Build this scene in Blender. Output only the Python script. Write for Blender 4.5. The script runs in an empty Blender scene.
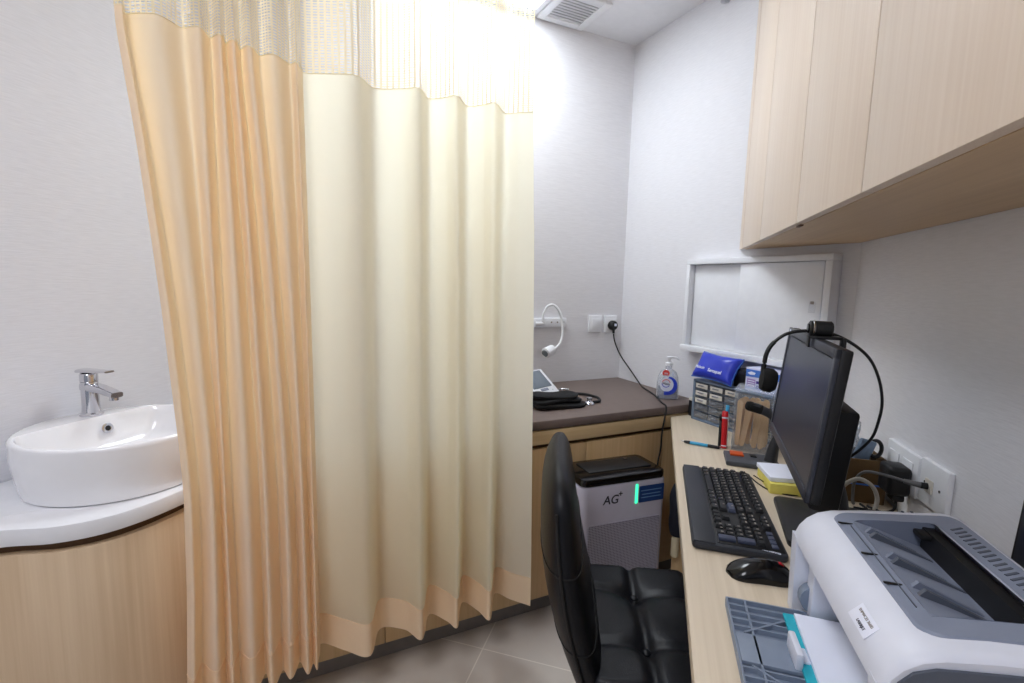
import bpy, bmesh, math, random
from mathutils import Vector, Matrix, Euler
random.seed(7)
SC = bpy.context.scene
COL = SC.collection
PI = math.pi
# ------------------------------------------------------------------ frames
# x runs along the back wall to the right, y away from the camera, z up.
# (u, w): u along the desk wall, w square to it; the desk wall and the sink wall share this direction.
G = 0.741230559
SG, CG = math.sin(G), math.cos(G)
def C(u, w, z=0.0): return Vector((u*SG + w*CG, u*CG - w*SG, z))
RZ = -G                       # rotation whose local x is +w and local y is +u
HC = 2.52                     # ceiling
DZ = 0.755                    # desk top
XB, YA, WC, WD = 1.683, 2.117, 0.61, -1.61

def s2l(c):
    c = c/255.0
    return c/12.92 if c <= 0.04045 else ((c+0.055)/1.055)**2.4
def rgb(r, g, b): return (s2l(r), s2l(g), s2l(b), 1.0)

# ------------------------------------------------------------------ materials
def newmat(name):
    m = bpy.data.materials.new(name); m.use_nodes = True
    nt = m.node_tree
    return m, nt, nt.nodes['Principled BSDF'], nt.nodes['Material Output']
def mat(name, col, rough=0.5, metal=0.0, var=0.06, scale=30.0, bump=0.0, bscale=200.0, coat=0.0, emit=None, trans=0.0, ior=1.45, alpha=1.0, spec=0.5):
    m, nt, b, out = newmat(name)
    tc = nt.nodes.new('ShaderNodeTexCoord')
    nz = nt.nodes.new('ShaderNodeTexNoise'); nz.inputs['Scale'].default_value = scale; nz.inputs['Detail'].default_value = 4
    nt.links.new(tc.outputs['Object'], nz.inputs['Vector'])
    rp = nt.nodes.new('ShaderNodeValToRGB')
    a = [max(0, c*(1-var)) for c in col[:3]]; d = [min(1, c*(1+var)) for c in col[:3]]
    rp.color_ramp.elements[0].position = .3; rp.color_ramp.elements[1].position = .7
    rp.color_ramp.elements[0].color = (*a, 1); rp.color_ramp.elements[1].color = (*d, 1)
    nt.links.new(nz.outputs['Fac'], rp.inputs['Fac'])
    nt.links.new(rp.outputs['Color'], b.inputs['Base Color'])
    b.inputs['Roughness'].default_value = rough; b.inputs['Metallic'].default_value = metal
    b.inputs['Coat Weight'].default_value = coat; b.inputs['IOR'].default_value = ior
    b.inputs['Specular IOR Level'].default_value = spec
    b.inputs['Transmission Weight'].default_value = trans; b.inputs['Alpha'].default_value = alpha
    if emit:
        b.inputs['Emission Color'].default_value = (*col[:3], 1); b.inputs['Emission Strength'].default_value = emit
    if bump:
        n2 = nt.nodes.new('ShaderNodeTexNoise'); n2.inputs['Scale'].default_value = bscale; n2.inputs['Detail'].default_value = 3
        nt.links.new(tc.outputs['Object'], n2.inputs['Vector'])
        bp = nt.nodes.new('ShaderNodeBump'); bp.inputs['Strength'].default_value = bump; bp.inputs['Distance'].default_value = .002
        nt.links.new(n2.outputs['Fac'], bp.inputs['Height']); nt.links.new(bp.outputs['Normal'], b.inputs['Normal'])
    return m
def wood(name, c1, c2, axis, rough=.45, fine=90.0):
    m, nt, b, out = newmat(name)
    tc = nt.nodes.new('ShaderNodeTexCoord'); mp = nt.nodes.new('ShaderNodeMapping')
    sc = [fine]*3; sc[axis] = 1.6
    mp.inputs['Scale'].default_value = sc
    nt.links.new(tc.outputs['Object'], mp.inputs['Vector'])
    n1 = nt.nodes.new('ShaderNodeTexNoise'); n1.inputs['Scale'].default_value = 1.0; n1.inputs['Detail'].default_value = 6; n1.inputs['Roughness'].default_value = .6
    nt.links.new(mp.outputs['Vector'], n1.inputs['Vector'])
    mp2 = nt.nodes.new('ShaderNodeMapping'); s2 = [9.0]*3; s2[axis] = .9
    mp2.inputs['Scale'].default_value = s2; nt.links.new(tc.outputs['Object'], mp2.inputs['Vector'])
    n2 = nt.nodes.new('ShaderNodeTexNoise'); n2.inputs['Scale'].default_value = 1.0; n2.inputs['Detail'].default_value = 3; n2.inputs['Distortion'].default_value = .6
    nt.links.new(mp2.outputs['Vector'], n2.inputs['Vector'])
    mx = nt.nodes.new('ShaderNodeMix'); mx.inputs[0].default_value = .4
    nt.links.new(n1.outputs['Fac'], mx.inputs[2]); nt.links.new(n2.outputs['Fac'], mx.inputs[3])
    rp = nt.nodes.new('ShaderNodeValToRGB')
    rp.color_ramp.elements[0].position = .32; rp.color_ramp.elements[1].position = .66
    rp.color_ramp.elements[0].color = c1; rp.color_ramp.elements[1].color = c2
    nt.links.new(mx.outputs[0], rp.inputs['Fac']); nt.links.new(rp.outputs['Color'], b.inputs['Base Color'])
    b.inputs['Roughness'].default_value = rough
    return m
def wallpaper(name, col):
    m, nt, b, out = newmat(name)
    tc = nt.nodes.new('ShaderNodeTexCoord'); mp = nt.nodes.new('ShaderNodeMapping')
    mp.inputs['Scale'].default_value = (22, 22, 260)
    nt.links.new(tc.outputs['Object'], mp.inputs['Vector'])
    n1 = nt.nodes.new('ShaderNodeTexNoise'); n1.inputs['Scale'].default_value = 1; n1.inputs['Detail'].default_value = 4
    nt.links.new(mp.outputs['Vector'], n1.inputs['Vector'])
    rp = nt.nodes.new('ShaderNodeValToRGB')
    rp.color_ramp.elements[0].position = .3; rp.color_ramp.elements[1].position = .7
    rp.color_ramp.elements[0].color = tuple(c*.93 for c in col[:3])+(1,); rp.color_ramp.elements[1].color = col
    nt.links.new(n1.outputs['Fac'], rp.inputs['Fac']); nt.links.new(rp.outputs['Color'], b.inputs['Base Color'])
    bp = nt.nodes.new('ShaderNodeBump'); bp.inputs['Strength'].default_value = .25; bp.inputs['Distance'].default_value = .002
    nt.links.new(n1.outputs['Fac'], bp.inputs['Height']); nt.links.new(bp.outputs['Normal'], b.inputs['Normal'])
    b.inputs['Roughness'].default_value = .75
    return m
def tile_mat():
    m, nt, b, out = newmat('floor_tile')
    tc = nt.nodes.new('ShaderNodeTexCoord'); mp = nt.nodes.new('ShaderNodeMapping')
    mp.inputs['Rotation'].default_value = (0, 0, G); mp.inputs['Location'].default_value = (.53, -1.499, 0)
    nt.links.new(tc.outputs['Object'], mp.inputs['Vector'])
    br = nt.nodes.new('ShaderNodeTexBrick'); br.offset = 0; br.squash = 1
    br.inputs['Scale'].default_value = 1; br.inputs['Mortar Size'].default_value = .0022; br.inputs['Brick Width'].default_value = .6; br.inputs['Row Height'].default_value = .6
    br.inputs['Color1'].default_value = rgb(214, 207, 198); br.inputs['Color2'].default_value = rgb(210, 203, 194); br.inputs['Mortar'].default_value = rgb(240, 234, 224)
    nt.links.new(mp.outputs['Vector'], br.inputs['Vector'])
    nz = nt.nodes.new('ShaderNodeTexNoise'); nz.inputs['Scale'].default_value = 14; nz.inputs['Detail'].default_value = 6
    nt.links.new(tc.outputs['Object'], nz.inputs['Vector'])
    mx = nt.nodes.new('ShaderNodeMix'); mx.data_type = 'RGBA'; mx.blend_type = 'MULTIPLY'; mx.inputs[0].default_value = .10
    nt.links.new(br.outputs['Color'], mx.inputs[6]); nt.links.new(nz.outputs['Fac'], mx.inputs[7])
    nt.links.new(mx.outputs[2], b.inputs['Base Color']); b.inputs['Roughness'].default_value = .42
    return m
def cloth_mat(name, col, tcol, tfac):
    m, nt, b, out = newmat(name)
    tc = nt.nodes.new('ShaderNodeTexCoord')
    nz = nt.nodes.new('ShaderNodeTexNoise'); nz.inputs['Scale'].default_value = 500
    nt.links.new(tc.outputs['Object'], nz.inputs['Vector'])
    n3 = nt.nodes.new('ShaderNodeTexNoise'); n3.inputs['Scale'].default_value = 14; n3.inputs['Detail'].default_value = 3
    nt.links.new(tc.outputs['Object'], n3.inputs['Vector'])
    ad = nt.nodes.new('ShaderNodeMath'); ad.operation = 'MULTIPLY_ADD'; ad.inputs[1].default_value = .12
    nt.links.new(nz.outputs['Fac'], ad.inputs[0]); nt.links.new(n3.outputs['Fac'], ad.inputs[2])
    bp = nt.nodes.new('ShaderNodeBump'); bp.inputs['Strength'].default_value = .35; bp.inputs['Distance'].default_value = .01
    nt.links.new(ad.outputs[0], bp.inputs['Height'])
    d = nt.nodes.new('ShaderNodeBsdfDiffuse'); d.inputs['Color'].default_value = col
    t = nt.nodes.new('ShaderNodeBsdfTranslucent'); t.inputs['Color'].default_value = tcol
    nt.links.new(bp.outputs['Normal'], d.inputs['Normal'])
    mx = nt.nodes.new('ShaderNodeMixShader'); mx.inputs[0].default_value = tfac
    nt.links.new(d.outputs[0], mx.inputs[1]); nt.links.new(t.outputs[0], mx.inputs[2]); nt.links.new(mx.outputs[0], out.inputs['Surface'])
    nt.nodes.remove(b)
    return m
def net_mat(name, col):
    m, nt, b, out = newmat(name)
    uv = nt.nodes.new('ShaderNodeUVMap')
    mp = nt.nodes.new('ShaderNodeMapping'); mp.inputs['Scale'].default_value = (1, 1, 1)
    nt.links.new(uv.outputs[0], mp.inputs['Vector'])
    sx = nt.nodes.new('ShaderNodeSeparateXYZ'); nt.links.new(mp.outputs[0], sx.inputs[0])
    def stripes(sock, freq, thr):
        a = nt.nodes.new('ShaderNodeMath'); a.operation = 'MULTIPLY'; a.inputs[1].default_value = freq; nt.links.new(sock, a.inputs[0])
        f = nt.nodes.new('ShaderNodeMath'); f.operation = 'FRACT'; nt.links.new(a.outputs[0], f.inputs[0])
        l = nt.nodes.new('ShaderNodeMath'); l.operation = 'LESS_THAN'; l.inputs[1].default_value = thr; nt.links.new(f.outputs[0], l.inputs[0])
        return l.outputs[0]
    v = stripes(sx.outputs[0], 1/.023, .36); h = stripes(sx.outputs[1], 1/.0065, .5)
    mxm = nt.nodes.new('ShaderNodeMath'); mxm.operation = 'MAXIMUM'; nt.links.new(v, mxm.inputs[0]); nt.links.new(h, mxm.inputs[1])
    d = nt.nodes.new('ShaderNodeBsdfDiffuse'); d.inputs['Color'].default_value = col
    t = nt.nodes.new('ShaderNodeBsdfTranslucent'); t.inputs['Color'].default_value = col
    tr = nt.nodes.new('ShaderNodeBsdfTransparent')
    a = nt.nodes.new('ShaderNodeMixShader'); a.inputs[0].default_value = .5
    nt.links.new(d.outputs[0], a.inputs[1]); nt.links.new(t.outputs[0], a.inputs[2])
    e = nt.nodes.new('ShaderNodeMixShader'); nt.links.new(mxm.outputs[0], e.inputs[0])
    nt.links.new(tr.outputs[0], e.inputs[1]); nt.links.new(a.outputs[0], e.inputs[2]); nt.links.new(e.outputs[0], out.inputs['Surface'])
    nt.nodes.remove(b)
    return m
def emit_mat(name, col, s):
    m, nt, b, out = newmat(name)
    e = nt.nodes.new('ShaderNodeEmission'); e.inputs['Color'].default_value = col; e.inputs['Strength'].default_value = s
    nt.links.new(e.outputs[0], out.inputs['Surface']); nt.nodes.remove(b)
    return m
def clear_mat(name, tint, mixf=.15, rough=.05):
    m, nt, b, out = newmat(name)
    tr = nt.nodes.new('ShaderNodeBsdfTransparent'); tr.inputs['Color'].default_value = tint
    gl = nt.nodes.new('ShaderNodeBsdfGlossy'); gl.inputs['Roughness'].default_value = rough
    df = nt.nodes.new('ShaderNodeBsdfDiffuse'); df.inputs['Color'].default_value = (.8, .84, .9, 1)
    m1 = nt.nodes.new('ShaderNodeMixShader'); m1.inputs[0].default_value = .5
    nt.links.new(gl.outputs[0], m1.inputs[1]); nt.links.new(df.outputs[0], m1.inputs[2])
    lw = nt.nodes.new('ShaderNodeLayerWeight'); lw.inputs['Blend'].default_value = .3
    ad = nt.nodes.new('ShaderNodeMath'); ad.operation = 'MULTIPLY_ADD'; ad.inputs[1].default_value = .5; ad.inputs[2].default_value = mixf
    nt.links.new(lw.outputs['Facing'], ad.inputs[0])
    mx = nt.nodes.new('ShaderNodeMixShader'); nt.links.new(ad.outputs[0], mx.inputs[0])
    nt.links.new(tr.outputs[0], mx.inputs[1]); nt.links.new(m1.outputs[0], mx.inputs[2]); nt.links.new(mx.outputs[0], out.inputs['Surface'])
    nt.nodes.remove(b)
    return m
def perforated_mat(name, col, dark, sx, sz):
    m, nt, b, out = newmat(name)
    tc = nt.nodes.new('ShaderNodeTexCoord'); mp = nt.nodes.new('ShaderNodeMapping'); mp.inputs['Scale'].default_value = (sx, sx, sz)
    nt.links.new(tc.outputs['Object'], mp.inputs['Vector'])
    vo = nt.nodes.new('ShaderNodeTexVoronoi'); vo.inputs['Scale'].default_value = 1; vo.inputs['Randomness'].default_value = 0
    nt.links.new(mp.outputs[0], vo.inputs['Vector'])
    rp = nt.nodes.new('ShaderNodeValToRGB'); rp.color_ramp.elements[0].position = .28; rp.color_ramp.elements[1].position = .36
    rp.color_ramp.elements[0].color = dark; rp.color_ramp.elements[1].color = col
    nt.links.new(vo.outputs['Distance'], rp.inputs['Fac']); nt.links.new(rp.outputs['Color'], b.inputs['Base Color'])
    b.inputs['Roughness'].default_value = .5
    return m

M = {}
M['wall'] = wallpaper('white_linen_wallpaper', rgb(222, 222, 226))
M['paint'] = mat('white_ceiling_paint', rgb(225, 226, 230), .8, var=.02)
M['floor'] = tile_mat()
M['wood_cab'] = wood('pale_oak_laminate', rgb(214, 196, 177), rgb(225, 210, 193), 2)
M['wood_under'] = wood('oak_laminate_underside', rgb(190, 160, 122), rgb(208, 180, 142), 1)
M['wood_desk'] = wood('desk_oak_laminate', rgb(194, 178, 154), rgb(213, 199, 177), 1)
M['wood_bench'] = wood('warm_oak_laminate', rgb(196, 164, 118), rgb(214, 184, 140), 2)
M['wood_rail'] = wood('warm_oak_rail', rgb(204, 176, 130), rgb(222, 196, 152), 0)
M['wood_sink'] = wood('vanity_oak_laminate', rgb(206, 178, 144), rgb(224, 200, 168), 2, fine=70)
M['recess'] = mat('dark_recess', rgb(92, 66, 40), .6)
M['gap'] = mat('dark_door_gap', rgb(70, 52, 36), .7)
M['kick'] = mat('grey_plinth', rgb(132, 128, 124), .5)
M['vinyl'] = mat('grey_brown_vinyl', rgb(112, 98, 92), .55, var=.04, bump=.15, bscale=300)
M['white'] = mat('white_plastic', rgb(228, 230, 234), .4, var=.02)
M['white_lac'] = mat('white_lacquer', rgb(226, 228, 232), .45, var=.02)
M['solid'] = mat('white_solid_surface', rgb(232, 233, 236), .35, var=.02)
M['ceramic'] = mat('white_ceramic', rgb(238, 238, 240), .12, var=.01, coat=.5)
M['chrome'] = mat('chrome', rgb(215, 215, 220), .08, 1.0, var=.02)
M['black'] = mat('black_plastic', rgb(20, 20, 22), .45, var=.1)
M['black_gloss'] = mat('gloss_black_plastic', rgb(12, 12, 14), .15, var=.1)
M['keycap'] = mat('black_keycap', rgb(22, 23, 26), .5, var=.1)
M['keygrey'] = mat('slate_keycap', rgb(66, 72, 92), .5, var=.05)
M['kbd'] = mat('charcoal_plastic', rgb(44, 47, 54), .5, var=.06)
M['rubber'] = mat('black_rubber', rgb(24, 24, 25), .7, var=.08)
M['leather'] = mat('black_leather', rgb(17, 19, 24), .40, var=.12, bump=.25, bscale=260, spec=.35)
M['fabric'] = mat('black_nylon', rgb(20, 20, 22), .9, var=.2, bump=.3, bscale=700)
M['foam'] = mat('black_foam', rgb(14, 14, 14), .95, var=.2, bump=.4, bscale=500)
M['lilac'] = mat('lilac_white_plastic', rgb(198, 196, 212), .45, var=.02)
M['perf'] = perforated_mat('perforated_lilac_panel', rgb(186, 184, 201), rgb(84, 82, 98), 165, 165)
M['green_led'] = emit_mat('green_led', (.05, 1.0, .45, 1), 1.6)
M['blue_label'] = mat('blue_label', rgb(28, 66, 128), .5, var=.05)
M['blue_line'] = mat('pale_blue_print', rgb(120, 160, 210), .5)
M['ink'] = mat('dark_ink', rgb(40, 40, 52), .5)
M['greyink'] = mat('grey_ink', rgb(150, 142, 134), .6)
M['white_print'] = mat('white_print', rgb(225, 230, 245), .5)
M['blue_bag'] = mat('royal_blue_vinyl', rgb(44, 62, 190), .3, var=.05, bump=.1, bscale=60)
M['red'] = mat('red_plastic', rgb(186, 26, 34), .3)
M['redlabel'] = mat('red_label', rgb(226, 74, 72), .45)
M['bluelabel2'] = mat('cobalt_label', rgb(44, 70, 200), .45)
M['ltblue'] = mat('light_blue_plastic', rgb(60, 160, 205), .35)
M['steel'] = mat('steel', rgb(170, 170, 172), .25, 1.0)
M['clear'] = clear_mat('clear_plastic', (.97, .98, .99, 1), .05)
M['clearbottle'] = clear_mat('clear_bottle_plastic', (.93, .95, .98, 1), .30, .1)
M['drawerclear'] = clear_mat('smoky_clear_drawer', (.62, .65, .70, 1), .16)
M['filmbag'] = clear_mat('crumpled_clear_film', (.85, .88, .92, 1), .35, .2)
M['gel'] = mat('clear_gel', rgb(205, 214, 226), .1, trans=.7, ior=1.33)
M['greyframe'] = mat('blue_grey_plastic', rgb(110, 126, 146), .45)
M['cream_label'] = mat('cream_paper_label', rgb(204, 200, 190), .7)
M['spatula'] = wood('birch_wood', rgb(202, 164, 118), rgb(224, 192, 150), 2, fine=160)
M['bxwhite'] = mat('white_card', rgb(205, 208, 232), .5, var=.02)
M['bxblue'] = mat('blue_card', rgb(70, 118, 206), .5)
M['bxpurple'] = mat('purple_card', rgb(66, 52, 136), .5)
M['bxlilac'] = mat('lilac_card', rgb(160, 130, 190), .5)
M['micgrey'] = mat('slate_grey_plastic', rgb(70, 73, 80), .5)
M['micdark'] = mat('dark_slate_plastic', rgb(44, 46, 50), .45)
M['orange'] = mat('orange_button', rgb(206, 82, 30), .4)
M['yellow'] = mat('yellow_paper', rgb(222, 210, 104), .7)
M['paper'] = mat('white_paper', rgb(226, 230, 244), .7, var=.01)
M['teal'] = mat('teal_paper', rgb(32, 168, 186), .6)
M['screen'] = mat('dark_screen', rgb(34, 38, 54), .34, var=.05, coat=0)
M['bezel'] = mat('graphite_bezel', rgb(52, 55, 64), .4)
M['prn_white'] = mat('printer_white', rgb(214, 218, 230), .4, var=.02)
M['prn_grey'] = mat('printer_blue_grey', rgb(128, 136, 154), .5, var=.03)
M['prn_grey2'] = mat('printer_mid_grey', rgb(112, 120, 138), .5, var=.03)
M['prn_dark'] = mat('printer_dark_grey', rgb(80, 86, 98), .5, var=.03)
M['prn_black'] = mat('printer_black', rgb(14, 14, 16), .5)
M['tray'] = mat('tray_blue_grey', rgb(124, 136, 154), .45, var=.03)
M['cardbrown'] = mat('brown_leatherette', rgb(96, 72, 40), .6, var=.12)
M['bluegrey'] = mat('blue_grey_wrap', rgb(110, 128, 150), .5, var=.2, scale=80)
M['cream'] = mat('cream_plastic', rgb(214, 202, 170), .45)
M['cablewhite'] = mat('off_white_cable', rgb(176, 172, 162), .5)
M['cablegrey'] = mat('grey_cable', rgb(92, 92, 94), .5)
M['navy'] = mat('navy_nylon', rgb(26, 30, 42), .8, var=.15, bump=.3, bscale=400)
M['lcd'] = mat('grey_lcd', rgb(112, 122, 132), .2)
M['cloth'] = cloth_mat('cream_curtain_cloth', rgb(254, 241, 218), rgb(252, 251, 232), .62)
M['cloth_shade_tint'] = cloth_mat('shade_tinted_curtain_cloth', rgb(255, 242, 222), rgb(255, 228, 176), .42)  # same fabric as cloth; peach tint paints in the blocked backlight of layered folds
M['hem'] = cloth_mat('cream_curtain_hem', rgb(254, 230, 198), rgb(250, 228, 188), .28)
M['net'] = net_mat('cream_curtain_net', rgb(248, 236, 206))
M['light'] = emit_mat('ceiling_light_diffuser', (.88, .94, 1.0, 1), 19.0)
M['light2'] = emit_mat('room_light_diffuser', (.92, .93, 1.0, 1), 13.0)
M['alu'] = mat('brushed_aluminium', rgb(190, 192, 196), .35, .9)

# ------------------------------------------------------------------ mesh builder
class MB:
    def __init__(s): s.bm = bmesh.new()
    def _verts_new(s, fn):
        n = len(s.bm.verts); fn(); s.bm.verts.ensure_lookup_table(); return list(s.bm.verts)[n:]
    def box(s, c, d, rot=None, bev=0.0, seg=2):
        t = bmesh.new(); bmesh.ops.create_cube(t, size=1.0)
        bmesh.ops.scale(t, vec=Vector(d), verts=t.verts)
        if bev > 0: bmesh.ops.bevel(t, geom=list(t.edges), offset=min(bev, min(d)*.49), segments=seg, profile=.5, affect='EDGES')
        return s.merge(t, c, rot)
    def merge(s, t, c=(0, 0, 0), rot=None, M4=None):
        m = M4 if M4 is not None else Matrix.Translation(Vector(c)) @ (Euler(rot).to_matrix().to_4x4() if rot else Matrix.Identity(4))
        t.transform(m); me = bpy.data.meshes.new('tmp'); t.to_mesh(me); t.free(); s.bm.from_mesh(me); bpy.data.meshes.remove(me); return s
    def prism(s, pts, z0, z1, bev=0.0, M4=None, seg=2):
        t = bmesh.new(); vs = [t.verts.new((p[0], p[1], z0)) for p in pts]; f = t.faces.new(vs)
        r = bmesh.ops.extrude_face_region(t, geom=[f]); ev = [g for g in r['geom'] if isinstance(g, bmesh.types.BMVert)]
        bmesh.ops.translate(t, verts=ev, vec=(0, 0, z1-z0)); bmesh.ops.recalc_face_normals(t, faces=t.faces)
        if bev > 0:
            es = [e for e in t.edges if abs(e.verts[0].co.z-e.verts[1].co.z) < 1e-6]
            bmesh.ops.bevel(t, geom=es, offset=bev, segments=seg, profile=.5, affect='EDGES')
        return s.merge(t, M4=M4 or Matrix.Identity(4))
    def loft(s, rings, close=True, cap0=True, cap1=True):
        rv = [[s.bm.verts.new(p) for p in r] for r in rings]; n = len(rv[0])
        for a, b in zip(rv, rv[1:]):
            for i in range(n if close else n-1):
                j = (i+1) % n
                try: s.bm.faces.new((a[i], a[j], b[j], b[i]))
                except ValueError: pass
        if close and cap0: s.bm.faces.new(list(reversed(rv[0])))
        if close and cap1: s.bm.faces.new(rv[-1])
        return s
    def tube(s, path, r, n=10, closed=False):
        P = [Vector(p) for p in path]; R = r if isinstance(r, (list, tuple)) else [r]*len(P)
        rings = []; up = None; m = len(P)
        for i, p in enumerate(P):
            a = P[(i-1) % m] if closed or i > 0 else p; b = P[(i+1) % m] if closed or i < m-1 else p
            t = (b-a).normalized()
            if up is None:
                up = Vector((0, 0, 1)) if abs(t.z) < .9 else Vector((1, 0, 0))
            x = up.cross(t)
            if x.length < 1e-5: x = Vector((1, 0, 0)).cross(t)
            x.normalize(); y = t.cross(x); up = y
            rings.append([p + x*(R[i]*math.cos(2*PI*k/n)) + y*(R[i]*math.sin(2*PI*k/n)) for k in range(n)])
        if closed:
            rings.append(rings[0]); 
            return s.loft(rings, cap0=False, cap1=False)
        return s.loft(rings)
    def lathe(s, prof, n=32, c=(0, 0, 0), M4=None):
        t = MB(); rings = [[(r*math.cos(2*PI*k/n), r*math.sin(2*PI*k/n), z) for k in range(n)] for r, z in prof]
        t.loft(rings)
        return s.merge(t.bm, c, None, M4)
    def ell(s, c, r, rot=None, nu=20, nv=12):
        t = bmesh.new(); bmesh.ops.create_uvsphere(t, u_segments=nu, v_segments=nv, radius=1.0)
        bmesh.ops.scale(t, vec=Vector(r), verts=t.verts); return s.merge(t, c, rot)
    def grid(s, fn, nx, ny):
        V = [[s.bm.verts.new(fn(i/nx, j/ny)) for i in range(nx+1)] for j in range(ny+1)]
        for j in range(ny):
            for i in range(nx): s.bm.faces.new((V[j][i], V[j][i+1], V[j+1][i+1], V[j+1][i]))
        return V
    def build(s, name, m, parent=None, smooth=True, angle=40, recalc=True, loc=None, rotz=0.0, uv=None):
        bm = s.bm
        if recalc: bmesh.ops.recalc_face_normals(bm, faces=bm.faces)
        me = bpy.data.meshes.new(name); bm.to_mesh(me); bm.free()
        if smooth:
            for p in me.polygons: p.use_smooth = True
            try: me.set_sharp_from_angle(angle=math.radians(angle))
            except Exception: pass
        me.materials.append(m)
        o = bpy.data.objects.new(name, me); COL.objects.link(o)
        if parent is not None: o.parent = parent
        if loc is not None: o.location = loc; o.rotation_euler = (0, 0, rotz)
        return o
def tag(o, label=None, cat=None, group=None, kind=None):
    if label: o['label'] = label
    if cat: o['category'] = cat
    if group: o['group'] = group
    if kind: o['kind'] = kind
    return o
def thing(name, label, cat, loc, rotz=0.0, group=None):
    o = bpy.data.objects.new(name, None); COL.objects.link(o); o.empty_display_size = .05
    o.location = loc; o.rotation_euler = (0, 0, rotz)
    return tag(o, label, cat, group)
def spline(pts, k=8, closed=False):
    P = [Vector(p) for p in pts]; out = []; n = len(P)
    rng = range(n if closed else n-1)
    for i in rng:
        if closed: p0, p1, p2, p3 = P[i-1], P[i], P[(i+1) % n], P[(i+2) % n]
        else: p0, p1, p2, p3 = P[max(i-1, 0)], P[i], P[i+1], P[min(i+2, n-1)]
        for j in range(k):
            t = j/k
            out.append(.5*((2*p1)+(p2-p0)*t+(2*p0-5*p1+4*p2-p3)*t*t+(3*p1-p0-3*p2+p3)*t**3))
    if not closed: out.append(P[-1])
    return out
def rrect(w, d, r, n=6, cx=0, cy=0):
    out = []
    for sx, sy, a0 in ((1, 1, 0), (-1, 1, 90), (-1, -1, 180), (1, -1, 270)):
        for k in range(n+1):
            a = math.radians(a0+90*k/n); out.append((cx+sx*(w/2-r)+r*math.cos(a), cy+sy*(d/2-r)+r*math.sin(a)))
    return out
def sup(a, b, e, n=28):
    out = []
    for k in range(n):
        t = 2*PI*k/n; c, s_ = math.cos(t), math.sin(t)
        out.append((a*math.copysign(abs(c)**(2/e), c), b*math.copysign(abs(s_)**(2/e), s_)))
    return out
def text(name, string, size, m, parent, M4, sx=1.0, bold=0.0, shear=0.0, kind=None):
    cu = bpy.data.curves.new('txt', 'FONT'); cu.body = string; cu.size = size; cu.align_x = 'CENTER'; cu.align_y = 'CENTER'
    cu.extrude = .0002; cu.offset = bold; cu.shear = shear
    t = bpy.data.objects.new('txt', cu); COL.objects.link(t)
    dg = bpy.context.evaluated_depsgraph_get()
    me = bpy.data.meshes.new_from_object(t.evaluated_get(dg))
    COL.objects.unlink(t); bpy.data.objects.remove(t)
    me.transform(M4 @ Matrix.Diagonal((sx, 1, 1, 1)))
    me.materials.clear(); me.materials.append(m)
    o = bpy.data.objects.new(name, me); COL.objects.link(o); o.parent = parent
    return o
def basis(o, x, y, z):
    x, y, z = Vector(x).normalized(), Vector(y).normalized(), Vector(z).normalized()
    return Matrix(((x.x, y.x, z.x, o[0]), (x.y, y.y, z.y, o[1]), (x.z, y.z, z.z, o[2]), (0, 0, 0, 1)))
def V2(*a): return Vector(a)

# ------------------------------------------------------------------ room shell
def struct(name, mb, m, **k):
    o = mb.build(name, m, smooth=False, **k); o['kind'] = 'structure'; return o
P_AD = C(1.397, WD); P_BC = (XB, .936)
c_near_c = C(-1.3, WC); c_near_d = C(-1.3, WD)
room = [(P_AD.x, YA), (XB, YA), P_BC, (c_near_c.x, c_near_c.y), (c_near_d.x, c_near_d.y)]
def grow(p, k=.12):
    cx = sum(q[0] for q in room)/5; cy = sum(q[1] for q in room)/5
    v = Vector((p[0]-cx, p[1]-cy)); v = v*(1+k/v.length); return (cx+v.x, cy+v.y)
big = [grow(p) for p in room]
struct('floor', MB().prism(big, -.08, 0), M['floor'])
struct('ceiling', MB().prism(big, HC, HC+.08), M['paint'])
struct('wall_back', MB().box(((P_AD.x+XB)/2, YA+.05, HC/2), (XB-P_AD.x+.2, .1, HC)), M['wall'])
struct('wall_far_right', MB().box((XB+.05, (YA+.90)/2+.03, HC/2), (.1, YA-.90+.1, HC)), M['wall'])
um = 1.827
struct('wall_right', MB().box((.05, 0, HC/2), (.1, um+1.3+.1, HC)), M['wall'], loc=C((um-1.3)/2+.03, WC), rotz=RZ)
struct('wall_left', MB().box((-.05, 0, HC/2), (.1, 2.7+.1, HC)), M['wall'], loc=C((1.397-1.3)/2+.03, WD), rotz=RZ)

# ceiling lights and vent
def ceil_light(loc, rz, w, d, label, m):
    t = thing('ceiling_light', label, 'light', loc, rz)
    fr = MB()
    for sx in (-1, 1): fr.box((sx*(w/2-.012), 0, -.006), (.024, d, .012), bev=.002)
    for sy in (-1, 1): fr.box((0, sy*(d/2-.012), -.006), (w-.048, .024, .012), bev=.002)
    fr.build('frame', M['white_lac'], t)
    MB().box((0, 0, -.004), (w-.05, d-.05, .006)).build('diffuser', m, t, smooth=False)
ceil_light((.78, 1.79, HC), 0, .62, .56, 'bright square ceiling light panel behind the curtain', M['light'])
ceil_light(C(-.45, -.50, HC), RZ, .6, 1.2, 'ceiling light panel over the open floor in front of the curtain', M['light2'])
t = thing('ceiling_vent', 'white square slatted air vent in the ceiling corner', 'vent', (1.225, 1.985, HC))
fr = MB()
for sx in (-1, 1): fr.box((sx*.105, 0, -.006), (.035, .245, .012), bev=.003)
for sy in (-1, 1): fr.box((0, sy*.105, -.006), (.175, .035, .012), bev=.003)
fr.build('frame', M['white_lac'], t)
MB().box((0, 0, -.001), (.176, .176, .002)).build('backing', M['alu'], t)
for k in range(9): MB().box((0, -.078+k*.0195, -.006), (.176, .0155, .003), rot=(.30, 0, 0)).build('slat', M['white_lac'], t)
t = thing('ceiling_sprinkler', 'small grey sprinkler head high on the wall beside the wall cabinet', 'sprinkler', (1.66, 1.535, HC))
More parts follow.
